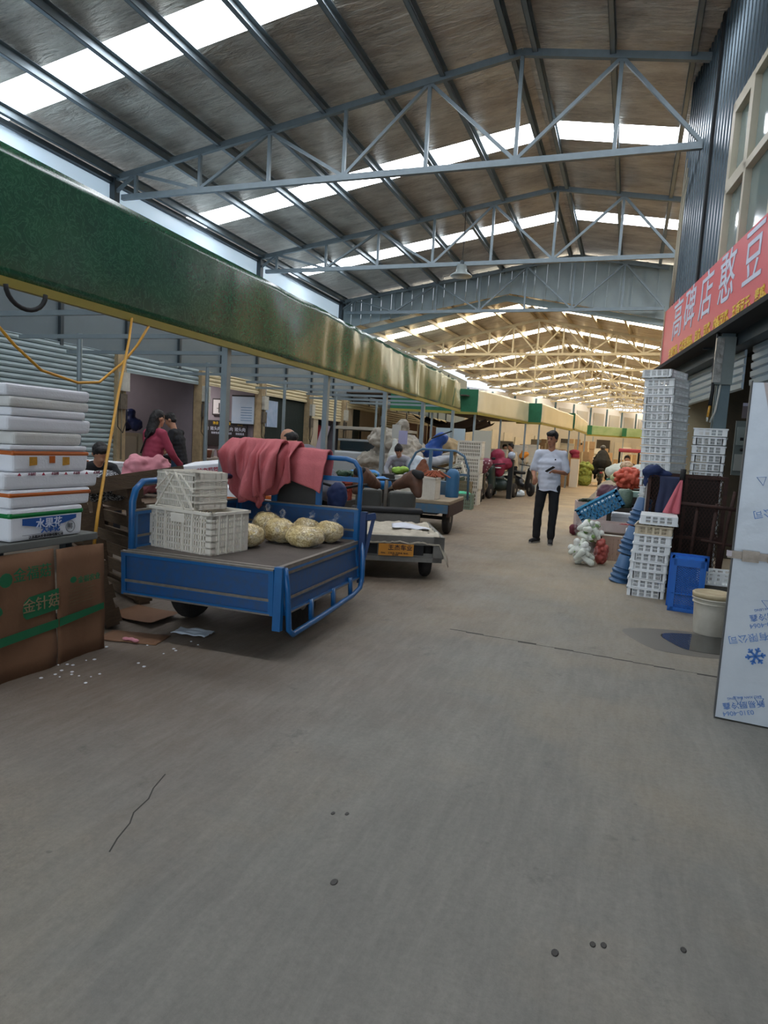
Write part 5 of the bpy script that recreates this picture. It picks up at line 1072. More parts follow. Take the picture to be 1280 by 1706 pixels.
def netbag(name, label, shapes, mt, cat='net bag', vox=.02, nz_=(.012, 16), parent=None):
    m = MB(); [m.ball(*s) for s in shapes]; o = blob(m, name, mt, None, vox, 2, nz_)
    return tag(o, label, cat)
rq = random.Random(11)
def lumps(c, R_, r, n):
    out = [(c, tuple(q * .86 for q in R_))]
    for k in range(n):
        u = rq.uniform(-1, 1); a = rq.uniform(0, 6.283); s = math.sqrt(1 - u * u); out.append(((c[0] + R_[0] * s * math.cos(a), c[1] + R_[1] * s * math.sin(a), max(r, c[2] + R_[2] * u)), r))
    return out
netbag('onion_bag', 'clear bag of red onions beside the radish bags', lumps((-.23, 9.15, .17), (.075, .08, .15), .03, 70), mat('red onions', '#b3564a', .45, 0, '#6d2a2c', 22, .6), nz_=None, vox=.01)
t = thing('produce_crate', 'beige slotted crate under the leafy boxes behind the radish bags', 'crate', (-.03, 9.75, 0), R(3)); crate_mb(.42, .35, .36, 16, 12, 5, bw=.012).build('body', mat('pinkish crate', '#c3a795', .6, 0, '#a88c7a', 6, .5), t); rim_mb(.42, .35, .36).build('rim', WPLD, t)
def tray(label, loc, s, m, rz=0, rot=None, nm='produce_box'):
    t = thing(nm, label, 'box', loc, rz, rot=rot); L, W, H = s; a = MB()
    a.box(-L / 2, L / 2, -W / 2, W / 2, 0, .01)
    for q in (-1, 1): a.box(-L / 2, L / 2, q * W / 2 - .008, q * W / 2 + .008, 0, H); a.box(q * L / 2 - .008, q * L / 2 + .008, -W / 2, W / 2, 0, H)
    a.build('body', m, t); return t
tray('shallow pink and white carton of red peppers on the beige crate', (-.15, 10.0, .37), (.6, .4, .12), mat('pink white carton', '#cfc4bf', .7, 0, '#a98e88', 6, .6), R(5))
RPP = mat('red pepper', '#b02f38', .35, 0, '#8e1f2a', 5, .5)
for k in range(7):
    tag(MB().cap((-.05 + .05 * k - .0, 9.92 + .04 * (k % 3), .45), (-.0 + .05 * k, 9.96 + .03 * (k % 2), .47), .03, .022).build('red_pepper', RPP, None, True), 'red pepper in the shallow carton under the blue crate', 'pepper', 'red peppers in the carton')
m = MB(); [m.ball((-.28 + random.uniform(-.08, .08), 9.88 + random.uniform(-.08, .08), .44), (.04, .04, .03)) for k in range(9)]
tag(blob(m, 'green_vegetables', mat('bright green', '#93a83a', .6, 0, '#5f8030', 12, .6), None, .012, 1), 'bright green vegetables in the shallow carton', 'vegetables', kind='stuff')
# tilted blue crate with bags
TB = mat('turquoise blue plastic', '#2484b8', .35, 0, '#1c6d9f', 6, .5)
t = thing('plastic_crate', 'turquoise blue crate tilted on its side full of bagged goods', 'crate', (-.26, 10.4, .56), rot=(R(0), R(-33), R(0)))
L, W, H = .64, .42, .27
a = crate_mb(L, W, H, 10, 7, 3, bw=.02, bandh=.022)
a.build('body', TB, t); rim_mb(L, W, H, .014).build('rim', mat('light turquoise rim', '#3fa3cf', .4), t)
m = MB(); [m.ball((random.uniform(-.22, .22), random.uniform(-.12, .12), .14), (.09, .08, .07)) for k in range(10)]; m.box(-.29, .29, -.19, .19, .012, .2); blob(m, 'bagged_goods', mat('teal film', '#2d6f90', .3, 0, '#7fa9ba', 14, .6), t, .02, 2, (.012, 14))
tag(MB().box(-.45, .15, 10.15, 10.75, 0, .36).build('carton', mat('dark carton', '#5b4a3c', .8)), 'dark carton supporting the tilted turquoise crate', 'box')
t = tray('pink white carton holding cucumbers and dark greens', (-.55, 12.6, .1), (.55, .5, .5), mat('pink white carton', '#cfc4bf'), R(8)); 
for k in range(9):
    a = random.uniform(-.15, .15); tag(MB().cap((-.75 + .05 * k, 12.45 + a, .61 + .02 * (k % 2)), (-.62 + .05 * k, 12.7 + a, .63), .035, .03).build('dark_cucumber', mat('dark green skin', '#2c3a2a', .5, 0, '#1c281d', 8, .6), None, True), 'dark green cucumber on the pink white carton', 'cucumber', 'cucumbers on the carton')
tag(MB().box(-.82, -.28, 12.35, 12.85, 0, .1).box(-.8, -.3, 12.4, 12.8, .55, .58).build('carton', CARD2), 'flat brown carton under the cucumber carton', 'box')
netbag('red_sack', 'small dark red sack on the floor left of the cucumber carton', [((-.80, 12.2, .1), (.09, .09, .1))], mat('dark red net', '#6d2c38', .8, 0, '#43202a', 20, .6))
netbag('onion_sack', 'purple net sack of onions slumped under the orange red sack', [((-.25, 13.4, .45), (.28, .25, .42)), ((-.1, 13.0, .62), (.25, .22, .3)), ((-.32, 13.2, .7), (.2, .2, .22))], mat('purple net', '#5d3a48', .8, 0, '#3d2632', 14, .6), nz_=(.03, 8))
netbag('onion_sack', 'pink tied neck of the purple onion sack', [((-.45, 12.9, .55), (.1, .1, .14))], mat('pink net', '#a8788a', .8, 0, '#8c5f70', 14, .5))
netbag('potato_sack', 'orange red net sack packed with round onions on top of the heap', lumps((.05, 12.9, 1.06), (.26, .19, .17), .045, 90), mat('orange red net', '#d9694e', .6, 0, '#b03c34', 14, .6), nz_=None, vox=.014)
tag(MB().box(-.2, .42, 12.95, 13.7, 0, .86).build('produce_stand', mat('dark stand', '#3a3732', .9)), 'dark stand under the orange red onion sack', 'stand')
netbag('grey_sheet', 'grey tarpaulin sheet trailing along the right row', [((-.55, 15.0, .12), (.35, .8, .14)), ((-.45, 16.2, .35), (.35, .9, .3)), ((-.35, 17.4, .5), (.35, .8, .35))], mat('grey sacking', '#a0937f', .85, 0, '#7f7464', 5, .6), 'tarpaulin', .04, (.04, 4))
tag(MB().lathe([(.06, 0), (.12, .02), (.13, .12), (.12, .26), (.09, .3)], 16).build('wire_coil', mat('green wire', '#3f5f50', .5, 0, '#88988a', 30, .8, stretch=(1, 1, 8)), None, True), 'coiled green wire bundle beside the small scale', 'coil'); place(COL.objects[-1], (.0, 11.4, .62))
t = thing('weighing_scale', 'small green and white weighing scale behind the blue basins', 'scale', (.24, 11.6, .62)); MB().box(-.14, .14, -.1, .1, 0, .05).build('base', DARK, t); MB().box(-.05, .05, -.05, .05, .05, .17).build('neck', DARK, t); bev(MB().box(-.17, .17, -.11, .11, .17, .27).build('head', mat('pale green case', '#7fa59a', .4, 0, '#a8beb6', 9, .6), t), .015)
tag(MB().box(-.25, .5, 11.2, 11.95, 0, .62).build('produce_stand', mat('dark stand', '#3a3732')), 'dark stand under the wire coil and small scale', 'stand')
t = fbox('foam box with a green lid line behind the basins', (.02, 10.9, .35), (.38, .3, .22), 0)
tag(MB().box(-.2, .35, 10.8, 11.1, 0, .35).build('carton', CARD2), 'plain carton under the green lined foam box', 'box')
fbox('low white foam box on the floor behind the blue basins', (.2, 9.2, .0), (.3, .3, .5), 0)
# farther right row
TEAL = mat('teal crate', '#1f7a70', .5, 0, '#155a54', 6, .5)
t = tray('teal green crate holding pale sacks, farther along the right row', (-.2, 19.0, 0), (.6, .7, .85), TEAL, 0, nm='teal_crate')
netbag('white_sack', 'large pale grey sack on the teal crate', [((-.2, 18.9, 1.03), (.38, .35, .22)), ((-.1, 19.2, 1.13), (.28, .3, .18)), ((-.35, 18.8, 1.0), (.2, .2, .16))], mat('pale sack', '#bfc3b8', .6, 0, '#98a093', 5, .6), 'sack', .03, (.03, 6))
netbag('produce_bag', 'clear bag of brown roots beside the large pale sack', [((-.02, 17.5, 1.22), (.16, .15, .14))], speck('brown roots', '#8c6a45', '#c2a98c', '', 20), 'bag')
netbag('produce_bag', 'pale yellow green cabbage bag under the large pale sack', [((-.12, 16.5, .95), (.26, .22, .14)), ((.1, 16.2, 1.0), (.2, .2, .14))], mat('cabbage', '#b9bd94', .6, 0, '#8fa06a', 9, .6), 'bag')
netbag('white_sack', 'pale plastic sacks between the onion sack and the crate tower', [((.35, 15.5, 1.12), (.35, .3, .2)), ((.45, 15, .85), (.3, .4, .3))], mat('pale sack', '#bfc3b8'), 'sack', .03, (.03, 6))
tag(MB().box(-.12, .12, 17.35, 17.65, .78, 1.08).build('carton', CARD2), 'small carton under the bag of brown roots', 'box')
tag(MB().box(-.05, .8, 15.2, 17.9, 0, .78).build('produce_stand', mat('dark stand', '#3a3732')), 'long dark stand under the farther produce bags', 'stand')
t = thing('market_cart', 'small cart with a red roof parked at the far right', 'cart', (.02, 28.5, 0))
bev(MB().box(-.42, .42, -.4, 1.2, 1.66, 1.8).build('roof', mat('red roof', '#b83c44', .5, 0, '#d0606a', 6, .6), t), .04)
for x in (-.38, .36):
    for y in (-.35, 1.1): MB().box(x - .03, x + .03, y - .03, y + .03, .6, 1.68).build('roof_post', DARK, t)
bev(MB().box(-.4, .4, -.4, 1.2, .5, .95).build('body', mat('dull red body', '#7b3a3c', .5), t), .03)
add_wheel(t, -.35, 0, .25, .1); add_wheel(t, .35, 0, .25, .1); add_wheel(t, 0, 1.0, .25, .1, 'front_wheel')

# ================================================================ MIDDLE STALLS
GC = mat('grey green crate', '#8fa08c', .55, 0, '#6f8270', 7, .6)
GN = mat('green net cover', '#3fae83', .6, 0, '#2f9470', 14, .5)
def slat_crate(label, loc, s, m, rz=0, rot=None, cover=None, gr=None, nl=12):
    t = thing('plastic_crate', label, 'crate', loc, rz, group=gr, rot=rot)
    crate_mb(s[0], s[1], s[2], nl, max(6, nl - 4), 4, bw=.02, bandh=.022).build('body', m, t); rim_mb(*s).build('rim', m, t)
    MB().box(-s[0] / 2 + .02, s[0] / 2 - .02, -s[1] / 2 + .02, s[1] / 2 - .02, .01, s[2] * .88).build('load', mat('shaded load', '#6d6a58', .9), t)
    if cover: blob(MB().ball((0, 0, s[2]), (s[0] * .42, s[1] * .42, .05)), 'net_cover', cover, t, .03, 1, (.015, 10))
    return t
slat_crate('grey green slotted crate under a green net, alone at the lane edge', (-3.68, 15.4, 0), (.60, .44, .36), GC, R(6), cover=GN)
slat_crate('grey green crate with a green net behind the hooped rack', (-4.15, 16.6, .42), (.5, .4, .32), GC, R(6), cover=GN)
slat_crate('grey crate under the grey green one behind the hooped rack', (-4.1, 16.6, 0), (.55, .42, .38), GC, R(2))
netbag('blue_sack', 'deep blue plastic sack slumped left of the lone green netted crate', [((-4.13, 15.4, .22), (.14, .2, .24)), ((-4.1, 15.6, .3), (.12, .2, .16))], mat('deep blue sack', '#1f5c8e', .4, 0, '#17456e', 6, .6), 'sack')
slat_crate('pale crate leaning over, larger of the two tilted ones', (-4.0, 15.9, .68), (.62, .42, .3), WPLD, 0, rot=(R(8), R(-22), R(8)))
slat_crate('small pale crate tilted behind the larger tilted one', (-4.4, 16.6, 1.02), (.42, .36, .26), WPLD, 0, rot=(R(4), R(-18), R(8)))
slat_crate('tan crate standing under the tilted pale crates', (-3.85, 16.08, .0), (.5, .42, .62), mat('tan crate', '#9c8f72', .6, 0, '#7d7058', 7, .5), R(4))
for k in range(4):
    slat_crate('upright pale crate of the column behind the tilted ones, %s' % ORD[k], (-3.84 + .02 * (k % 2), 16.78, k * .41), (.62, .45, .4), WPLD, R(random.uniform(-4, 4)), gr='upright pale crates')
tag(MB().box(-4.1, -3.6, 18.2, 18.25, .9, 1.95).build('foam_sheet', mat('pale foam sheet', '#b9b9ab', .8)), 'upright pale foam board behind the stacked pale crates', 'board')
tag(MB().box(-5.25, -4.4, 18.4, 18.44, .0, 1.98).build('foam_board', mat('white blue panel', '#a9bcc6', .6)), 'pale blue board standing behind the blue bag heap', 'board')
CANV = mat('tan canvas', '#a08b68', .85, 0, '#74634a', 6, .7); GRS = mat('grey white sacking', '#a9a397', .85, 0, '#7f796d', 6, .6)
m = MB(); [m.ball((-5.2 + random.uniform(-.5, .5), 14.7 + random.uniform(-.3, .3), random.uniform(.9, 1.6)), (.42, .35, .16), 12, 8, (random.uniform(-.5, .5), random.uniform(-.5, .5), 0)) for k in range(18)]; m.ball((-5.2, 14.7, .6), (.9, .5, .6)); m.cap((-5.7, 14.6, 1.0), (-5.0, 14.7, 1.85), .18, .16)
tag(blob(m, 'sack_heap', GRS, None, .035, 1, (.06, 7)), 'tall heap of grey white sacks and sheets behind the bending woman', 'sacks', kind='stuff')
m = MB(); [m.ball((-4.78 + random.uniform(-.25, .25), 17.5 + random.uniform(-.2, .2), random.uniform(1.0, 1.55)), (.36, .3, .18)) for k in range(9)]; m.ball((-4.8, 17.5, .6), (.45, .4, .62))
tag(blob(m, 'canvas_heap', CANV, None, .05, 2, (.07, 4)), 'tan folded canvas heaped behind the tilted pale crates', 'canvas', kind='stuff')
tag(blob(MB().cap((-4.6, 15.6, 1.3), (-4.3, 15.6, 1.65), .17, .16).ball((-4.5, 15.6, 1.3), (.26, .2, .22)), 'blue_tub', mat('strong blue plastic', '#1c4c9c', .4, 0, '#143a7c', 5, .5), None, .03, 2, (.02, 7)), 'strong blue plastic bag tilted on the heap beside the tan canvas', 'bag')
tag(blob(MB().cap((-4.55, 15.1, 1.02), (-4.0, 15.2, 1.15), .13, .1), 'grey_bag', mat('silver grey sheet', '#8d9298', .4, 0, '#b2b5b8', 6, .6), None, .03, 2, (.03, 6)), 'silver grey folded sheet below the strong blue bag', 'sheet')
t = thing('folded_umbrella', 'thin dark rod leaning on the blue bag', 'rod', (0, 0, 0)); MB().tube([(-4.5, 15.4, 1.62), (-4.0, 15.4, 1.82)], .018, 6).build('rod', BLACK, t)
for k, (x, y, z, c, lb) in enumerate(((-4.75, 14.0, 1.62, '#9f9fc0', 'lilac paper bag hung on a post above the bending woman'), (-4.95, 14.1, 1.75, '#b3b5ad', 'pale grey card hung on a post left of the lilac bag'))):
    tag(MB().box(x - .1, x + .1, y, y + .03, z - .18, z + .12).build('hanging_bag', mat('bag' + c, c, .7)), lb, 'bag')
tag(blob(MB().cap((-4.72, 13.4, 1.5), (-4.7, 13.4, 1.0), .05, .2), 'white_drape', mat('pale plastic drape', '#c9cdc8', .4, 0, '#a4aaa0', 7, .6), None, .03, 2, (.02, 7)), 'pale plastic sheet draped right of the bending woman', 'plastic sheet')
tag(blob(MB().cap((-3.95, 12.7, .85), (-3.95, 12.7, 1.12), .2, .12).ball((-3.8, 12.7, .9), (.2, .2, .12)), 'white_bag', mat('white plastic bag', '#d7e0e6', .5, 0, '#b4c3cc', 9, .6), None, .03, 2, (.02, 9)), 'white plastic bag bunched inside the hooped rack', 'bag')
t = thing('stall_table', 'produce table with greens behind the grey tricycle', 'table', (-4.5, 10.0, 0)); MB().box(-.75, .7, -.6, 1.2, .66, .7).build('table_top', WOOD, t)
for x in (-.65, .6):
    for y in (-.5, 1.1): MB().box(x - .03, x + .03, y - .03, y + .03, 0, .66).build('leg', WOOD, t)
LBL = mat('sky blue plastic', '#1f7fc0', .4, 0, '#1560a8', 7, .5)
for k, (x, y, z, lb) in enumerate(((-4.55, 11.0, .82, 'sky blue plastic sheet bundled on the produce table, farther one'), (-4.0, 10.1, .76, 'sky blue plastic sheet under the leafy greens, nearer one'))):
    m = MB(); m.ball((x, y, z), (.4, .2, .1)).ball((x + .25, y, z + .03), (.2, .16, .1)); tag(blob(m, 'blue_sheet', LBL, None, .03, 2, (.03, 7)), lb, 'plastic sheet')
m = MB(); [m.ball((-4.35 + random.uniform(-.35, .35), 10.35 + random.uniform(-.1, .15), .86 + random.uniform(0, .04)), (.1, .07, .04)) for k in range(14)]
tag(blob(m, 'leafy_greens', mat('dark leaf green', '#2e4a30', .6, 0, '#1c3020', 14, .7), None, .02, 1, (.02, 18)), 'dark leafy greens heaped on the sky blue sheet', 'vegetables', kind='stuff')
tag(blob(MB().ball((-3.95, 11.5, .95), (.14, .1, .07)).ball((-3.85, 11.5, .98), (.1, .1, .06)), 'lettuce', mat('lettuce green', '#9fc24a', .6, 0, '#6c9a34', 14, .6), None, .015, 1, (.015, 18)), 'bright green lettuce beside the hooped rack', 'vegetables')
tag(MB().box(-4.2, -3.7, 11.3, 11.8, 0, .88).build('produce_stand', mat('dark stand', '#3a3732')), 'dark stand under the bright green lettuce', 'stand')
netbag('navy_bag', 'dark navy cloth bag on the seat behind the blue rack', [((-2.42, 5.40, .93), (.1, .08, .13)), ((-2.42, 5.40, .88), (.09, .08, .1))], NAV, 'bag', .015)
for k, (x, y, c, lb) in enumerate(((-3.8, 8.5, '#b04a3c', 'small red orange crate behind the blue rack'), (-4.12, 8.6, '#3f8a70', 'small green crate behind the blue rack'))):
    slat_crate(lb, (x, y, .6), (.3, .3, .26), mat('crate' + c, c, .6), 0)
tag(MB().box(-4.3, -3.62, 8.3, 8.9, 0, .6).build('small_stand', mat('dark stand', '#3a3732')), 'dark stand under the small coloured crates', 'stand')
# parked truck under the canopy
t = thing('parked_truck', 'small pale truck with a flat roof rack parked before the cream shutter', 'truck', (-6.8, 17.0, 0)); t.scale = (1.2, 1.2, 1.05)
TP = mat('pale truck paint', '#bfc5c8', .3, .1, '#9aa2a6', 3, .4, coat=.5)
bev(MB().box(-.75, .65, -.3, 1.4, .5, 1.12).build('body', TP, t), .06, 3); bev(MB().box(-.7, .6, .0, 1.3, 1.12, 1.42).build('windshield', mat('dark windshield', '#2c3a40', .08, 0, spec=.8, coat=.6), t), .05)
bev(MB().box(-.74, .64, -.02, 1.35, 1.38, 1.44).build('cab_roof', TP, t), .02); bev(MB().box(-.78, .75, -.2, 1.4, 1.68, 1.76).build('roof_canopy', mat('pale roof sheet', '#b9b5a8', .6, 0, '#8f8a7c', 4, .6), t), .01)
for x in (-.72, .6):
    for y in (-.1, 1.3): MB().box(x - .02, x + .02, y - .02, y + .02, 1.1, 1.7).build('roof_post', DARK, t)
for x in (-.6, .5): add_wheel(t, x, .1, .3, .16); add_wheel(t, x, 1.1, .3, .16)
t = thing('leaning_board', 'lilac grey board with a dark edge leaning left of the parked truck', 'board', (-6.3, 13.2, 0)); MB().bar((-.4, 0, .02), (.05, 0, 1.75), .02, .22, (1, 0, 0)).build('panel', mat('lilac panel', '#a89aa6', .6), t); MB().bar((-.28, 0, .02), (.17, 0, 1.78), .03, .03).build('edge', DARK, t)
# scooter with a quilt, red covered trike, motorcycle
def scooter(label, loc, rz, body, extra=None, nm='scooter', sc_=1):
    t = thing(nm, label, 'scooter', loc, rz); t.scale = (sc_,) * 3
    add_wheel(t, 0, -.6, .22, .1, 'front_wheel'); add_wheel(t, 0, .6, .22, .11)
    blob(MB().cap((0, .65, .5), (0, .15, .42), .14, .16).cap((0, .2, .3), (0, -.35, .26), .13, .1).cap((0, -.4, .3), (0, -.5, .85), .13, .1), 'body', body, t, .03, 3)
    bev(MB().box(-.13, .13, .05, .75, .68, .78).build('seat', BLACK, t), .04, 3)
    MB().tube([(0, -.62, .22), (0, -.52, .6), (0, -.46, .98)], .03, 8).build('fork', EDGE, t, True); MB().tube([(-.33, -.36, 1.02), (-.15, -.44, 1.0), (0, -.46, .98), (.15, -.44, 1.0), (.33, -.36, 1.02)], .016, 8).build('handlebar', BLACK, t, True)
    MB().ball((0, -.58, .88), (.08, .05, .07)).build('headlight', mat('lamp glass', '#c8ccd0', .1), t, True); MB().ball((.0, .8, .6), (.07, .03, .04)).build('tail_light', mat('tail red', '#8c2230', .3), t, True)
    for s in (-1, 1): MB().tube([(s * .2, -.42, 1.02), (s * .26, -.42, 1.16)], .006, 6).ball((s * .28, -.42, 1.2), (.06, .012, .04)).build('mirror', BLACK, t, True)
    return t
t = scooter('black scooter with a pink patterned quilt over its front', (-3.78, 18.3, 0), R(8), mat('black gloss', '#1f2022', .3, 0, coat=.5))
QP = bpy.data.materials.new('quilt pattern'); QP.use_nodes = True; nt = QP.node_tree; N = nt.nodes; Lk = nt.links; b = N['Principled BSDF']; tc = N.new('ShaderNodeTexCoord')
v_ = N.new('ShaderNodeTexVoronoi'); v_.inputs['Scale'].default_value = 12; Lk.new(tc.outputs['Object'], v_.inputs['Vector']); Lk.new(mix(ramp(v_.outputs['Distance'], .25, .3), lin('#c8b4be'), lin('#7c4656')), b.inputs['Base Color']); b.inputs['Roughness'].default_value = .85
tag(blob(MB().cap((-4.1, 17.65, 1.04), (-3.55, 17.67, 1.07), .13, .14).cap((-3.95, 17.7, .92), (-3.65, 17.7, .92), .14, .14), 'quilt', QP, None, .03, 3, (.015, 6)), 'pink and white patterned quilt over the front of the black scooter', 'quilt')
t = thing('mobility_tricycle', 'dark electric tricycle with a crimson cover over its seat', 'tricycle', (-3.72, 20.0, 0), R(-10))
DG = mat('dark green grey', '#33433f', .4, 0, '#26322f', 5, .5, coat=.3)
blob(MB().cap((-.2, 0, .42), (.25, 0, .42), .2, .2).cap((0, -.35, .35), (0, -.45, .9), .13, .12).cap((0, .3, .45), (0, .9, .5), .28, .3), 'body', DG, t, .035, 3)
bev(MB().box(-.42, -.36, -.5, .3, .35, 1.05).build('leg_shield', mat('purple grey shield', '#4b3f4c', .5), t), .02)
add_wheel(t, 0.05, -.62, .22, .1, 'front_wheel'); add_wheel(t, -.35, .7, .22, .1); add_wheel(t, .35, .7, .22, .1)
MB().tube([(-.4, -.4, 1.05), (0, -.5, 1.0), (.4, -.4, 1.05)], .018, 8).build('handlebar', BLACK, t, True); MB().lathe([(.05, 0), (.09, .01), (.09, .04)], 16).build('headlight', mat('lamp glass', '#c8ccd0'), t, True).location = (.25, -.55, .9)
MB().box(-.3, .3, .25, .9, .6, .68).build('seat', BLACK, t)
CR = mat('crimson cover', '#8e2240', .7, 0, '#6a1730', 6, .6)
tag(blob(MB().cap((-3.95, 19.9, 1.05), (-3.4, 19.85, 1.05), .16, .18).ball((-3.7, 19.9, 1.28), (.22, .2, .2)).cap((-3.6, 19.75, 1.0), (-3.6, 19.75, .78), .17, .15), 'crimson_cover', CR, None, .03, 3, (.02, 6)), 'crimson cloth cover bunched over the electric tricycle', 'cover')
tag(blob(MB().ball((-3.28, 19.9, 1.3), (.12, .12, .12)), 'helmet', mat('white blue helmet', '#c6ccd6', .3, 0, '#2f5e8c', 5, .7), None, .02, 1), 'white and blue helmet resting beside the crimson cover', 'helmet'); tag(MB().box(-3.34, -3.2, 19.8, 20.0, 0, 1.18).build('post_stub', DARK), 'dark pole carrying the helmet', 'pole')
t = scooter('black motorcycle parked past the crimson covered tricycle', (-3.25, 22.3, 0), R(35), mat('black gloss', '#1f2022'), nm='motorcycle', sc_=1.0)
tag(blob(MB().ball((-3.2, 21.2, .08), (.22, .12, .08)).ball((-3.1, 21.2, .14), (.1, .1, .08)), 'white_bag', mat('white plastic bag', '#d7e0e6'), None, .02, 1, (.02, 12)), 'small white plastic bag on the floor before the black motorcycle', 'bag')
tag(bev(MB().box(-3.15, -2.93, 22.9, 22.93, .42, .68).build('plate_fairing', WPL), .05), 'white plate like fairing at the elbow of the walking man', 'panel'); tag(MB().box(-3.06, -3.02, 22.9, 22.93, 0, .45).build('stake', DARK), 'dark stake holding the white plate', 'stake')
# boxes farther along the left row
far_boxes = []
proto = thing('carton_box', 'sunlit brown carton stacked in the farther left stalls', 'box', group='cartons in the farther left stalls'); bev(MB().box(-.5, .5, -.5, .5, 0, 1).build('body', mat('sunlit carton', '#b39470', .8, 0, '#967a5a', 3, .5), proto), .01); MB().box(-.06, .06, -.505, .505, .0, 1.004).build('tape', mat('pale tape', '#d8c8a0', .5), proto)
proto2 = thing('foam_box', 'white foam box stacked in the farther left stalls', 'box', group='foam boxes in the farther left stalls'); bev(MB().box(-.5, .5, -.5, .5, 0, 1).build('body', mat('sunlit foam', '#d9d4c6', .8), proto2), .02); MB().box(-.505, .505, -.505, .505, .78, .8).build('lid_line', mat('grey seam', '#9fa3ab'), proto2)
rr = random.Random(4); used = [0, 0]
def putbox(kind, loc, s, rz):
    p = (proto, proto2)[kind]
    if not used[kind]: used[kind] = 1; place(p, loc, rz); p.scale = s; return
    dup(p, loc, rz, scale=s)
for (x, y, n) in ((-4.35, 23.6, 3), (-3.75, 24.6, 3), (-3.4, 25.0, 3), (-3.1, 25.6, 2), (-3.6, 27.5, 3), (-2.95, 28.2, 2), (-2.85, 29.8, 3), (-3.5, 30.4, 4), (-2.6, 31.8, 2), (-3.2, 32.6, 4), (-2.7, 34.6, 4), (-3.6, 35.5, 5), (-2.6, 37.2, 4), (-3.3, 38.6, 5), (-2.3, 40.0, 3), (-2.9, 41.2, 5), (-4.2, 33, 5), (-4.4, 37, 5), (-2.15, 34.0, 4), (-2.0, 36.5, 5), (-1.75, 38.5, 5), (-2.75, 36.0, 6), (-1.5, 40.2, 4), (-2.9, 33.6, 5), (-1.2, 41.5, 3), (-3.4, 29.0, 4), (-4.0, 28.0, 4), (-1.9, 43.5, 3), (-1.3, 44.2, 4), (-.6, 44.6, 3), (.2, 45, 4), (-1.6, 46, 5), (-.2, 46.5, 5), (1.0, 46.5, 5), (-2.6, 44.8, 5), (-5.2, 21.8, 3), (-5.0, 28.8, 4)):
    kd = rr.random() < .35; z = 0
    for k in range(n + (2 if y < 32 else 1)):
        h = rr.uniform(.26, .4); putbox(int(kd), (x + rr.uniform(-.04, .04), y + rr.uniform(-.04, .04), z), (rr.uniform(.5, .66), rr.uniform(.4, .5), h), rr.uniform(-.1, .1)); z += h
tag(blob(MB().cap((-3.6, 24.1, 1.28), (-3.45, 24.1, 1.36), .12, .09).cap((-3.6, 24.1, 1.3), (-3.62, 24.1, 1.48), .06, .02), 'orange_bag', mat('orange bag', '#e8942e', .5), None, .02, 1), 'small orange plastic bag on the cartons left of the walking man', 'bag')
t = thing('parked_car', 'silver car roof and windscreen behind the cartons left of the walking man', 'car', (-4.75, 30.6, 0))
blob(MB().cap((-.6, 0, .7), (.6, 0, .7), .45, .45).cap((-.6, 1.5, .75), (.6, 1.5, .75), .5, .5).cap((-.4, .9, 1.35), (.4, .9, 1.35), .35, .35).ball((0, 1.0, 1.2), (.85, .9, .5)), 'body', mat('silver car', '#b8b4a8', .25, .3, coat=.6), t, .05, 4)
MB().grid(lambda u, v: (-.62 + 1.24 * u, .12 + .3 * v - .12 * math.sin(math.pi * u), 1.15 + .4 * v), 8, 4).build('windscreen', mat('dark windshield', '#2c3a40'), t, True)
for x in (-.8, .8): add_wheel(t, x, 0, .3, .18); add_wheel(t, x, 2.0, .3, .18)
netbag('cabbage_pile', 'yellow green vegetables heaped past the walking man', lumps((-1.9, 33.0, .75), (.32, .25, .35), .09, 60) + [((-1.9, 33, .3), (.35, .3, .35))], mat('yellow greens', '#9ba34a', .7, 0, '#5d7438', 5, .7), 'vegetables', .03, (.03, 8))
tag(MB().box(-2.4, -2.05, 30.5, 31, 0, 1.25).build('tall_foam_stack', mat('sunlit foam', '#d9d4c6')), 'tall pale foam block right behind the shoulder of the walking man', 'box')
netbag('red_goods', 'crimson bundle on the foam blocks past the walking man', [((-2.35, 31.6, 1.55), (.25, .15, .14)), ((-2.3, 31.6, 1.35), (.2, .15, .2))], CR, 'bundle', .03)
tag(MB().box(-2.55, -2.1, 31.4, 31.9, 0, 1.3).build('goods_stand', CARD2), 'carton stand under the crimson bundle', 'stand')
struct(MB().box(3.2, 3.35, 14.5, 76, 0, 6.5).build('wall_right_bounce', mat('warm bounce cream', '#d9c295', .8, 0, '#bfa87c', .6, .5)))  # unseen wall added to reflect warm light into the farther hall
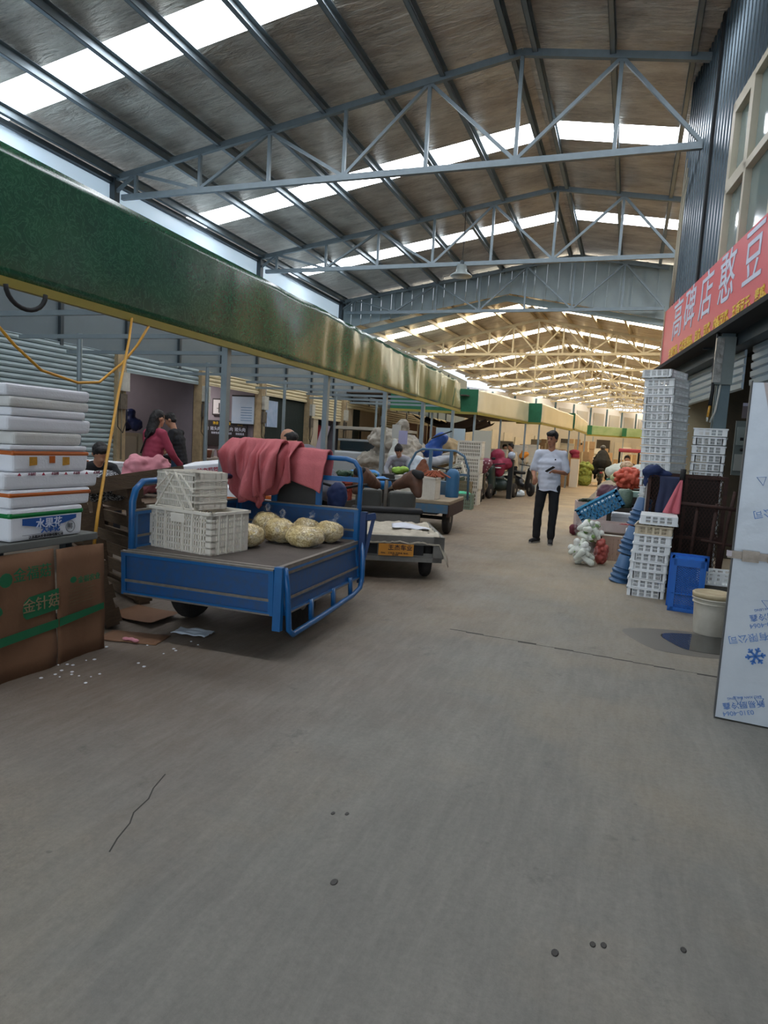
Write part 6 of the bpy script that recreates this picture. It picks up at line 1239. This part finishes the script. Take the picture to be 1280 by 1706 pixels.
# ================================================================ PEOPLE
def person(label, loc, rz, J, shirt, pants, scale=1, hair='short', sleeve='short', head_rot=(0, 0), skirt=False, vox=.014, detail=False, haircol=HAIR, sk=SKIN, shoes=True, nm='person', extra=None, legs=True, bald=False, gloves=False):
    """J: joints in metres, figure faces -Y"""
    V = lambda k: Vector(J[k])
    t = thing(nm, label, 'person', loc, rz); t.scale = (scale,) * 3
    b = MB(); hd = V('head'); nk = V('neck'); ch = V('chest'); pv = V('pelvis')
    hr = Euler((head_rot[0], 0, head_rot[1])); E = hr.to_matrix()
    def hp(x, y, z): return hd + E @ Vector((x, y, z))
    b.ball(hp(0, .01, .02), (.076, .092, .098), 20, 14, hr); b.ball(hp(0, -.025, -.045), (.058, .066, .07), 16, 12, hr)
    b.cap(hp(0, -.095, -.005), hp(0, -.102, -.022), .011, .014); b.ball(hp(0, -.082, -.055), (.024, .012, .008)); b.ball(hp(0, -.07, -.095), (.026, .02, .02))
    for s in (-1, 1): b.ball(hp(s * .079, .01, -.01), (.012, .022, .03))
    b.cap(nk - Vector((0, 0, .06)), hd + E @ Vector((0, .01, -.07)), .058, .05)
    b.cap(pv + Vector((0, .02, .02)), ch, .07, .085)
    for s in 'lr':
        b.cap(V('sh' + s), V('el' + s), .046, .038); b.cap(V('el' + s), V('wr' + s), .038, .026); b.cap(V('sh' + s), nk - Vector((0, 0, .05)), .045, .04)
        w_ = V('wr' + s); d = (w_ - V('el' + s)).normalized(); hdn = V('hd' + s) if 'hd' + s in J else w_ + d * .09
        dd = (hdn - w_).normalized(); side = dd.cross(Vector((0, 0, 1)))
        if side.length < .2: side = Vector((0, 1, 0))
        side.normalize(); up = side.cross(dd)
        b.cap(w_, w_ + dd * .045, .026, .033); b.ball(w_ + dd * .06, (.036, .03, .03))
        if detail:
            for q, ln in ((-.027, .062), (-.009, .072), (.009, .068), (.027, .055)):
                a0 = w_ + dd * .075 + side * q; a1 = a0 + dd * ln * .5 - up * .012; b.cap(a0, a1, .0098, .0092); b.cap(a1, a1 + dd * ln * .3 - up * .026, .0092, .0078)
            a0 = w_ + dd * .03 + side * (.03 if s == 'l' else -.03); a1 = a0 + dd * .035 + side * (.022 if s == 'l' else -.022) - up * .01; b.cap(a0, a1, .012, .0105); b.cap(a1, a1 + dd * .03 - up * .012, .0105, .0085)
        else: b.cap(w_ + dd * .06, w_ + dd * .13 - up * .02, .028, .018)
        if legs: b.cap(V('hp' + s), V('kn' + s), .075, .052); b.cap(V('kn' + s), V('an' + s), .05, .034)
    blob(b, 'body', sk, t, vox * .75 if detail else vox, 3, fac=.5)
    c = MB(); up = (ch - pv).normalized(); W = (V('shl') - V('shr')).length / 2
    ax = (V('shl') - V('shr')).normalized(); ry = math.atan2(-ax.z, Vector((ax.x, ax.y)).length); rzz = math.atan2(ax.y, ax.x); px = math.atan2(-up.y, up.z)
    rot = (px, ry, rzz)
    hem = pv - up * .10
    for k in range(7):
        f = k / 6; p = hem.lerp(ch, f); wdt = .188 + .012 * f - .012 * math.sin(math.pi * f); c.ball(p, (wdt, .135 - .005 * f, .10), 16, 10, rot)
    c.ball(ch.lerp(nk, .45), (W * .9, .095, .09), 16, 10, rot)
    for s in 'lr':
        c.cap(V('sh' + s), nk - Vector((0, 0, .055)), .068, .068)
        e = V('el' + s); st_ = V('sh' + s)
        if sleeve == 'short': c.cap(st_, st_.lerp(e, .8), .064, .072)
        else: c.cap(st_, e, .066, .056); c.cap(e, e.lerp(V('wr' + s), .95), .056, .046)
    so2 = blob(c, 'shirt', shirt, t, vox, 3, (.008, 9))
    if up.z > .9:
        for v in so2.data.vertices: v.co.z = max(v.co.z, pv.z - .085 + .01 * math.sin(v.co.x * 30))
    if legs:
        p = MB(); p.ball(pv - Vector((0, 0, .02)), (.15, .11, .10), 16, 10)
        for s in 'lr':
            p.cap(V('hp' + s), V('kn' + s), .094, .07); p.cap(V('kn' + s), V('an' + s) + Vector((0, 0, .03)), .068, .062)
        blob(p, 'trousers', pants, t, vox, 3, (.008, 8))
        if shoes:
            for s in 'lr':
                a = V('an' + s); f = Vector(J.get('ft' + s, (0, -1, 0))).normalized()
                sh = blob(MB().cap(Vector((a.x, a.y, .05)) - f * .05, Vector((a.x, a.y, .035)) + f * .15, .045, .036).cap(a + Vector((0, 0, .02)), Vector((a.x, a.y, .05)), .045, .045), 'shoe', BLACK, t, .012, 2)
                for v in sh.data.vertices: v.co.z = max(v.co.z, .012)
                q = f.cross(Vector((0, 0, 1))); so_ = MB(); base_ = Vector((a.x, a.y, .01))
                so_.prism([base_ - f * .09 - q * .03, base_ - f * .09 + q * .03, base_ + f * .08 + q * .045, base_ + f * .185 + q * .02, base_ + f * .185 - q * .02, base_ + f * .08 - q * .045], (0, 0, -.009), (0, 0, .014)); so_.build('sole', mat('pale sole', '#8d8a84', .7), sh)
    h = MB()
    if not bald:
        h.ball(hp(0, .022, .042), (.086, .095, .088), 18, 12, hr)
        if hair == 'short': h.ball(hp(0, -.04, .085), (.07, .055, .04), 14, 10, hr); h.ball(hp(0, .05, -.02), (.07, .06, .06), 14, 10, hr); [h.ball(hp(s * .07, .01, .02), (.016, .035, .045)) for s in (-1, 1)]
        if hair == 'long': h.cap(hp(0, .07, 0), hp(.02, .12, -.28), .075, .05); h.cap(hp(0, .05, -.05), hp(-.03, .1, -.22), .07, .06)
        if hair == 'bun': h.ball(hp(0, .06, .1), (.05, .05, .05)); h.ball(hp(0, .04, .0), (.08, .07, .07))
    else: h.ball(hp(0, .06, -.015), (.074, .052, .06), 14, 10, hr); [h.ball(hp(s * .062, .035, .0), (.022, .05, .045)) for s in (-1, 1)]
    blob(h, 'hair', haircol, t, .011, 2, (.006, 40))
    if detail:
        for s in (-1, 1):
            MB().ball(hp(s * .031, -.079, .008), (.012, .007, .006), 10, 6).build('eye', mat('eye dark', '#1c1513', .3), t, True); MB().cap(hp(s * .018, -.087, .026), hp(s * .046, -.08, .028), .0045, .003, 6).build('eyebrow', HAIR, t, True)
        MB().ball(hp(0, -.094, -.056), (.022, .006, .006), 10, 6).build('lips', mat('lips', '#8f5348', .5), t, True)
    return t
WT = mat('white cotton', '#c9cfdc', .85, 0, '#b9c0d0', 3, .4, .2, 12); BK = mat('black trousers', '#121317', .85, 0, '#1b1c20', 5, .5)
J = dict(head=(0, -.03, 1.655), neck=(0, 0, 1.48), chest=(0, 0, 1.28), pelvis=(0, 0, .93), shl=(.185, 0, 1.42), shr=(-.185, 0, 1.42), ell=(.245, .03, 1.13), elr=(-.255, .04, 1.13), wrl=(.13, -.17, 1.15), wrr=(-.215, -.13, 1.06), hdl=(.03, -.24, 1.16), hdr=(-.195, -.17, .97), hpl=(.095, 0, .90), hpr=(-.095, 0, .90), knl=(.105, -.03, .49), knr=(-.125, -.02, .49), anl=(.10, -.02, .085), anr=(-.13, .03, .085), ftl=(.1, -1, 0), ftr=(-.45, -1, 0))
m_ = person('young man in a white t-shirt and black trousers walking up the lane looking down', (-1.14, 10.62, 0), 0, J, WT, BK, head_rot=(R(14), R(-22)), detail=True, sk=mat('tanned skin', '#a8755a', .55, 0, '#94634a', 12, .4))
MB().ball((.085, -.128, 1.335), (.011, .004, .013)).build('chest_mark', BLACK, m_)
t = thing('mobile_phone', 'dark mobile phone in the hand of the walking man', 'phone', (-1.14 + .03, 10.62 - .255, 1.185), rot=(R(-35), R(12), R(70))); bev(MB().box(-.037, .037, -.075, .075, -.005, .004).build('case', BLACK, t), .003); MB().box(-.033, .033, -.068, .068, .004, .006).build('screen', mat('phone screen', '#2a2f36', .1), t)
# woman in pink
PK = mat('raspberry shirt', '#a23a52', .8, 0, '#8a2f45', 5, .5)
JW = dict(head=(0, -.06, 1.52), neck=(0, -.02, 1.37), chest=(0, 0, 1.18), pelvis=(0, .05, .86), shl=(.18, 0, 1.30), shr=(-.18, 0, 1.30), ell=(.27, -.06, 1.02), elr=(-.26, -.1, 1.02), wrl=(.3, -.22, .82), wrr=(-.22, -.3, .85), hpl=(.1, .05, .82), hpr=(-.1, .05, .82), knl=(.1, .02, .45), knr=(-.1, .02, .45), anl=(.1, .05, .08), anr=(-.1, .05, .08))
wp = person('woman in a raspberry pink shirt with long dark hair seen from behind', (-6.98, 8.5, 0), R(165), JW, PK, BK, 1.06, 'long', 'long', (R(10), 0))
MB().tube([(-.12, .13, 1.36), (0, .16, 1.2), (.12, .15, 1.0)], .012, 6).build('bag_strap', BLACK, wp, True)
JM = dict(head=(0, -.14, 1.58), neck=(0, -.05, 1.43), chest=(0, 0, 1.24), pelvis=(0, .04, .92), shl=(.19, -.02, 1.36), shr=(-.19, -.02, 1.36), ell=(.25, -.08, 1.08), elr=(-.25, -.1, 1.08), wrl=(.18, -.32, .98), wrr=(-.16, -.32, .98), hpl=(.1, .04, .88), hpr=(-.1, .04, .88), knl=(.1, .0, .48), knr=(-.1, 0, .48), anl=(.1, .04, .08), anr=(-.1, .04, .08))
person('man in a black t-shirt and jeans looking down beside the dark shop counter', (-7.75, 10.05, 0), R(-75), JM, mat('black tee', '#17181d', .85), mat('blue jeans', '#2d4a66', .85, 0, '#22394f', 8, .5), 1.03, head_rot=(R(28), 0))
# bald man stooping
JB = dict(head=(0, -.40, 1.28), neck=(0, -.24, 1.22), chest=(0, -.12, 1.10), pelvis=(0, .12, .85), shl=(.19, -.2, 1.14), shr=(-.19, -.2, 1.14), ell=(.24, -.35, .9), elr=(-.24, -.35, .9), wrl=(.15, -.5, .78), wrr=(-.15, -.5, .78), hpl=(.1, .1, .82), hpr=(-.1, .1, .82), knl=(.1, -.02, .46), knr=(-.1, -.02, .46), anl=(.1, .06, .08), anr=(-.1, .06, .08))
person('balding man in a grey shirt stooping behind the red cloth', (-3.38, 6.95, 0), R(-100), JB, mat('grey shirt', '#6b6a72', .85, 0, '#58575f', 6, .5), BK, 1.1, bald=True, head_rot=(R(48), 0))
# seated person in black at left
JS = dict(head=(0, -.2, 1.02), neck=(0, -.1, .92), chest=(0, -.03, .78), pelvis=(0, .06, .48), shl=(.18, -.05, .85), shr=(-.18, -.05, .85), ell=(.24, -.2, .64), elr=(-.24, -.22, .64), wrl=(.12, -.42, .7), wrr=(-.1, -.44, .7), hpl=(.1, .05, .45), hpr=(-.1, .05, .45), knl=(.14, -.35, .47), knr=(-.14, -.35, .47), anl=(.12, -.32, .08), anr=(-.12, -.32, .08))
person('person in a black top seated with bowed head behind the pallets', (-6.2, 6.45, 0), R(60), JS, mat('black tee', '#17181d'), mat('dark trousers', '#23252c', .85), 1.08, head_rot=(R(35), 0))
def stool(lb, p, h): 
    t = thing('stool', lb, 'stool', p); MB().lathe([(.15, h - .03), (.15, h)], 18).build('seat', mat('plastic stool', '#7d4038', .6), t, True)
    for a in range(4): MB().bar((.1 * math.cos(a * 1.57), .1 * math.sin(a * 1.57), h - .02), (.14 * math.cos(a * 1.57), .14 * math.sin(a * 1.57), 0), .02, .02).build('leg', DARK, t)
stool('low stool under the seated person in black', (-6.23, 6.50, 0), .40)
# bending woman at the hooped rack
JN = dict(head=(0, -.42, 1.30), neck=(0, -.28, 1.22), chest=(0, -.16, 1.08), pelvis=(0, .1, .84), shl=(.17, -.22, 1.13), shr=(-.17, -.22, 1.13), ell=(.24, -.3, .9), elr=(-.26, -.34, .92), wrl=(.14, -.5, .76), wrr=(-.16, -.52, .76), hpl=(.1, .1, .82), hpr=(-.1, .1, .82), knl=(.1, -.02, .46), knr=(-.1, -.02, .46), anl=(.1, .06, .08), anr=(-.1, .06, .08))
person('woman with a dark bun in a pale grey top bending by the hooped rack', (-4.45, 13.1, 0), R(10), JN, mat('pale grey top', '#a9b3ba', .85, 0, '#6b3c48', 7, .6), BK, 1.0, 'bun', 'long', (R(55), 0))
person('far shopper in dark clothes standing left under the dark tarpaulin', (-4.35, 24.6, 0), R(30), JW, mat('dark top', '#2f2b2e', .85), BK, 1.02, 'short', 'long', vox=.025)
person('far shopper in a pale shirt standing by the canopy post', (-3.75, 23.2, 0), R(-60), JM, mat('pale shirt', '#c7b79c', .85), BK, 1.0, vox=.025)
# rider seen from behind
t = scooter('dark motorcycle ridden away down the lane', (-1.22, 33.6, 0), R(184), DG, nm='motorcycle', sc_=1.12)
JR = dict(head=(0, -.08, 1.62), neck=(0, 0, 1.44), chest=(0, .05, 1.24), pelvis=(0, .15, .86), shl=(.21, 0, 1.36), shr=(-.21, 0, 1.36), ell=(.34, -.15, 1.1), elr=(-.34, -.15, 1.1), wrl=(.34, -.45, 1.1), wrr=(-.34, -.45, 1.1), hpl=(.12, .12, .82), hpr=(-.12, .12, .82), knl=(.24, -.28, .72), knr=(-.24, -.28, .72), anl=(.24, -.2, .3), anr=(-.24, -.2, .3))
rd = person('rider in a long black cape on the departing motorcycle', (-1.2, 33.9, 0), R(184), JR, mat('black cape', '#141414', .8), BK, 1.1, shoes=False, sleeve='long', vox=.03)
m = MB(); m.cap((0, .05, 1.38), (0, .25, 1.0), .24, .34); m.cap((-.2, .2, 1.0), (-.3, .3, .55), .22, .14); m.cap((.2, .2, 1.0), (.26, .3, .62), .22, .14)
blob(m, 'cape', mat('black cape', '#141414'), rd, .03, 3, (.02, 4)); blob(MB().ball((0, -.06, 1.70), (.125, .14, .11)), 'helmet', mat('grey helmet', '#4a4a4c', .3), rd, .02, 1)
JQ = dict(JR); person('person with a dark face sitting under the red cart roof', (-.05, 28.1, .0), R(0), JS, mat('dark top', '#2f2b2e'), BK, 1.35, vox=.03)
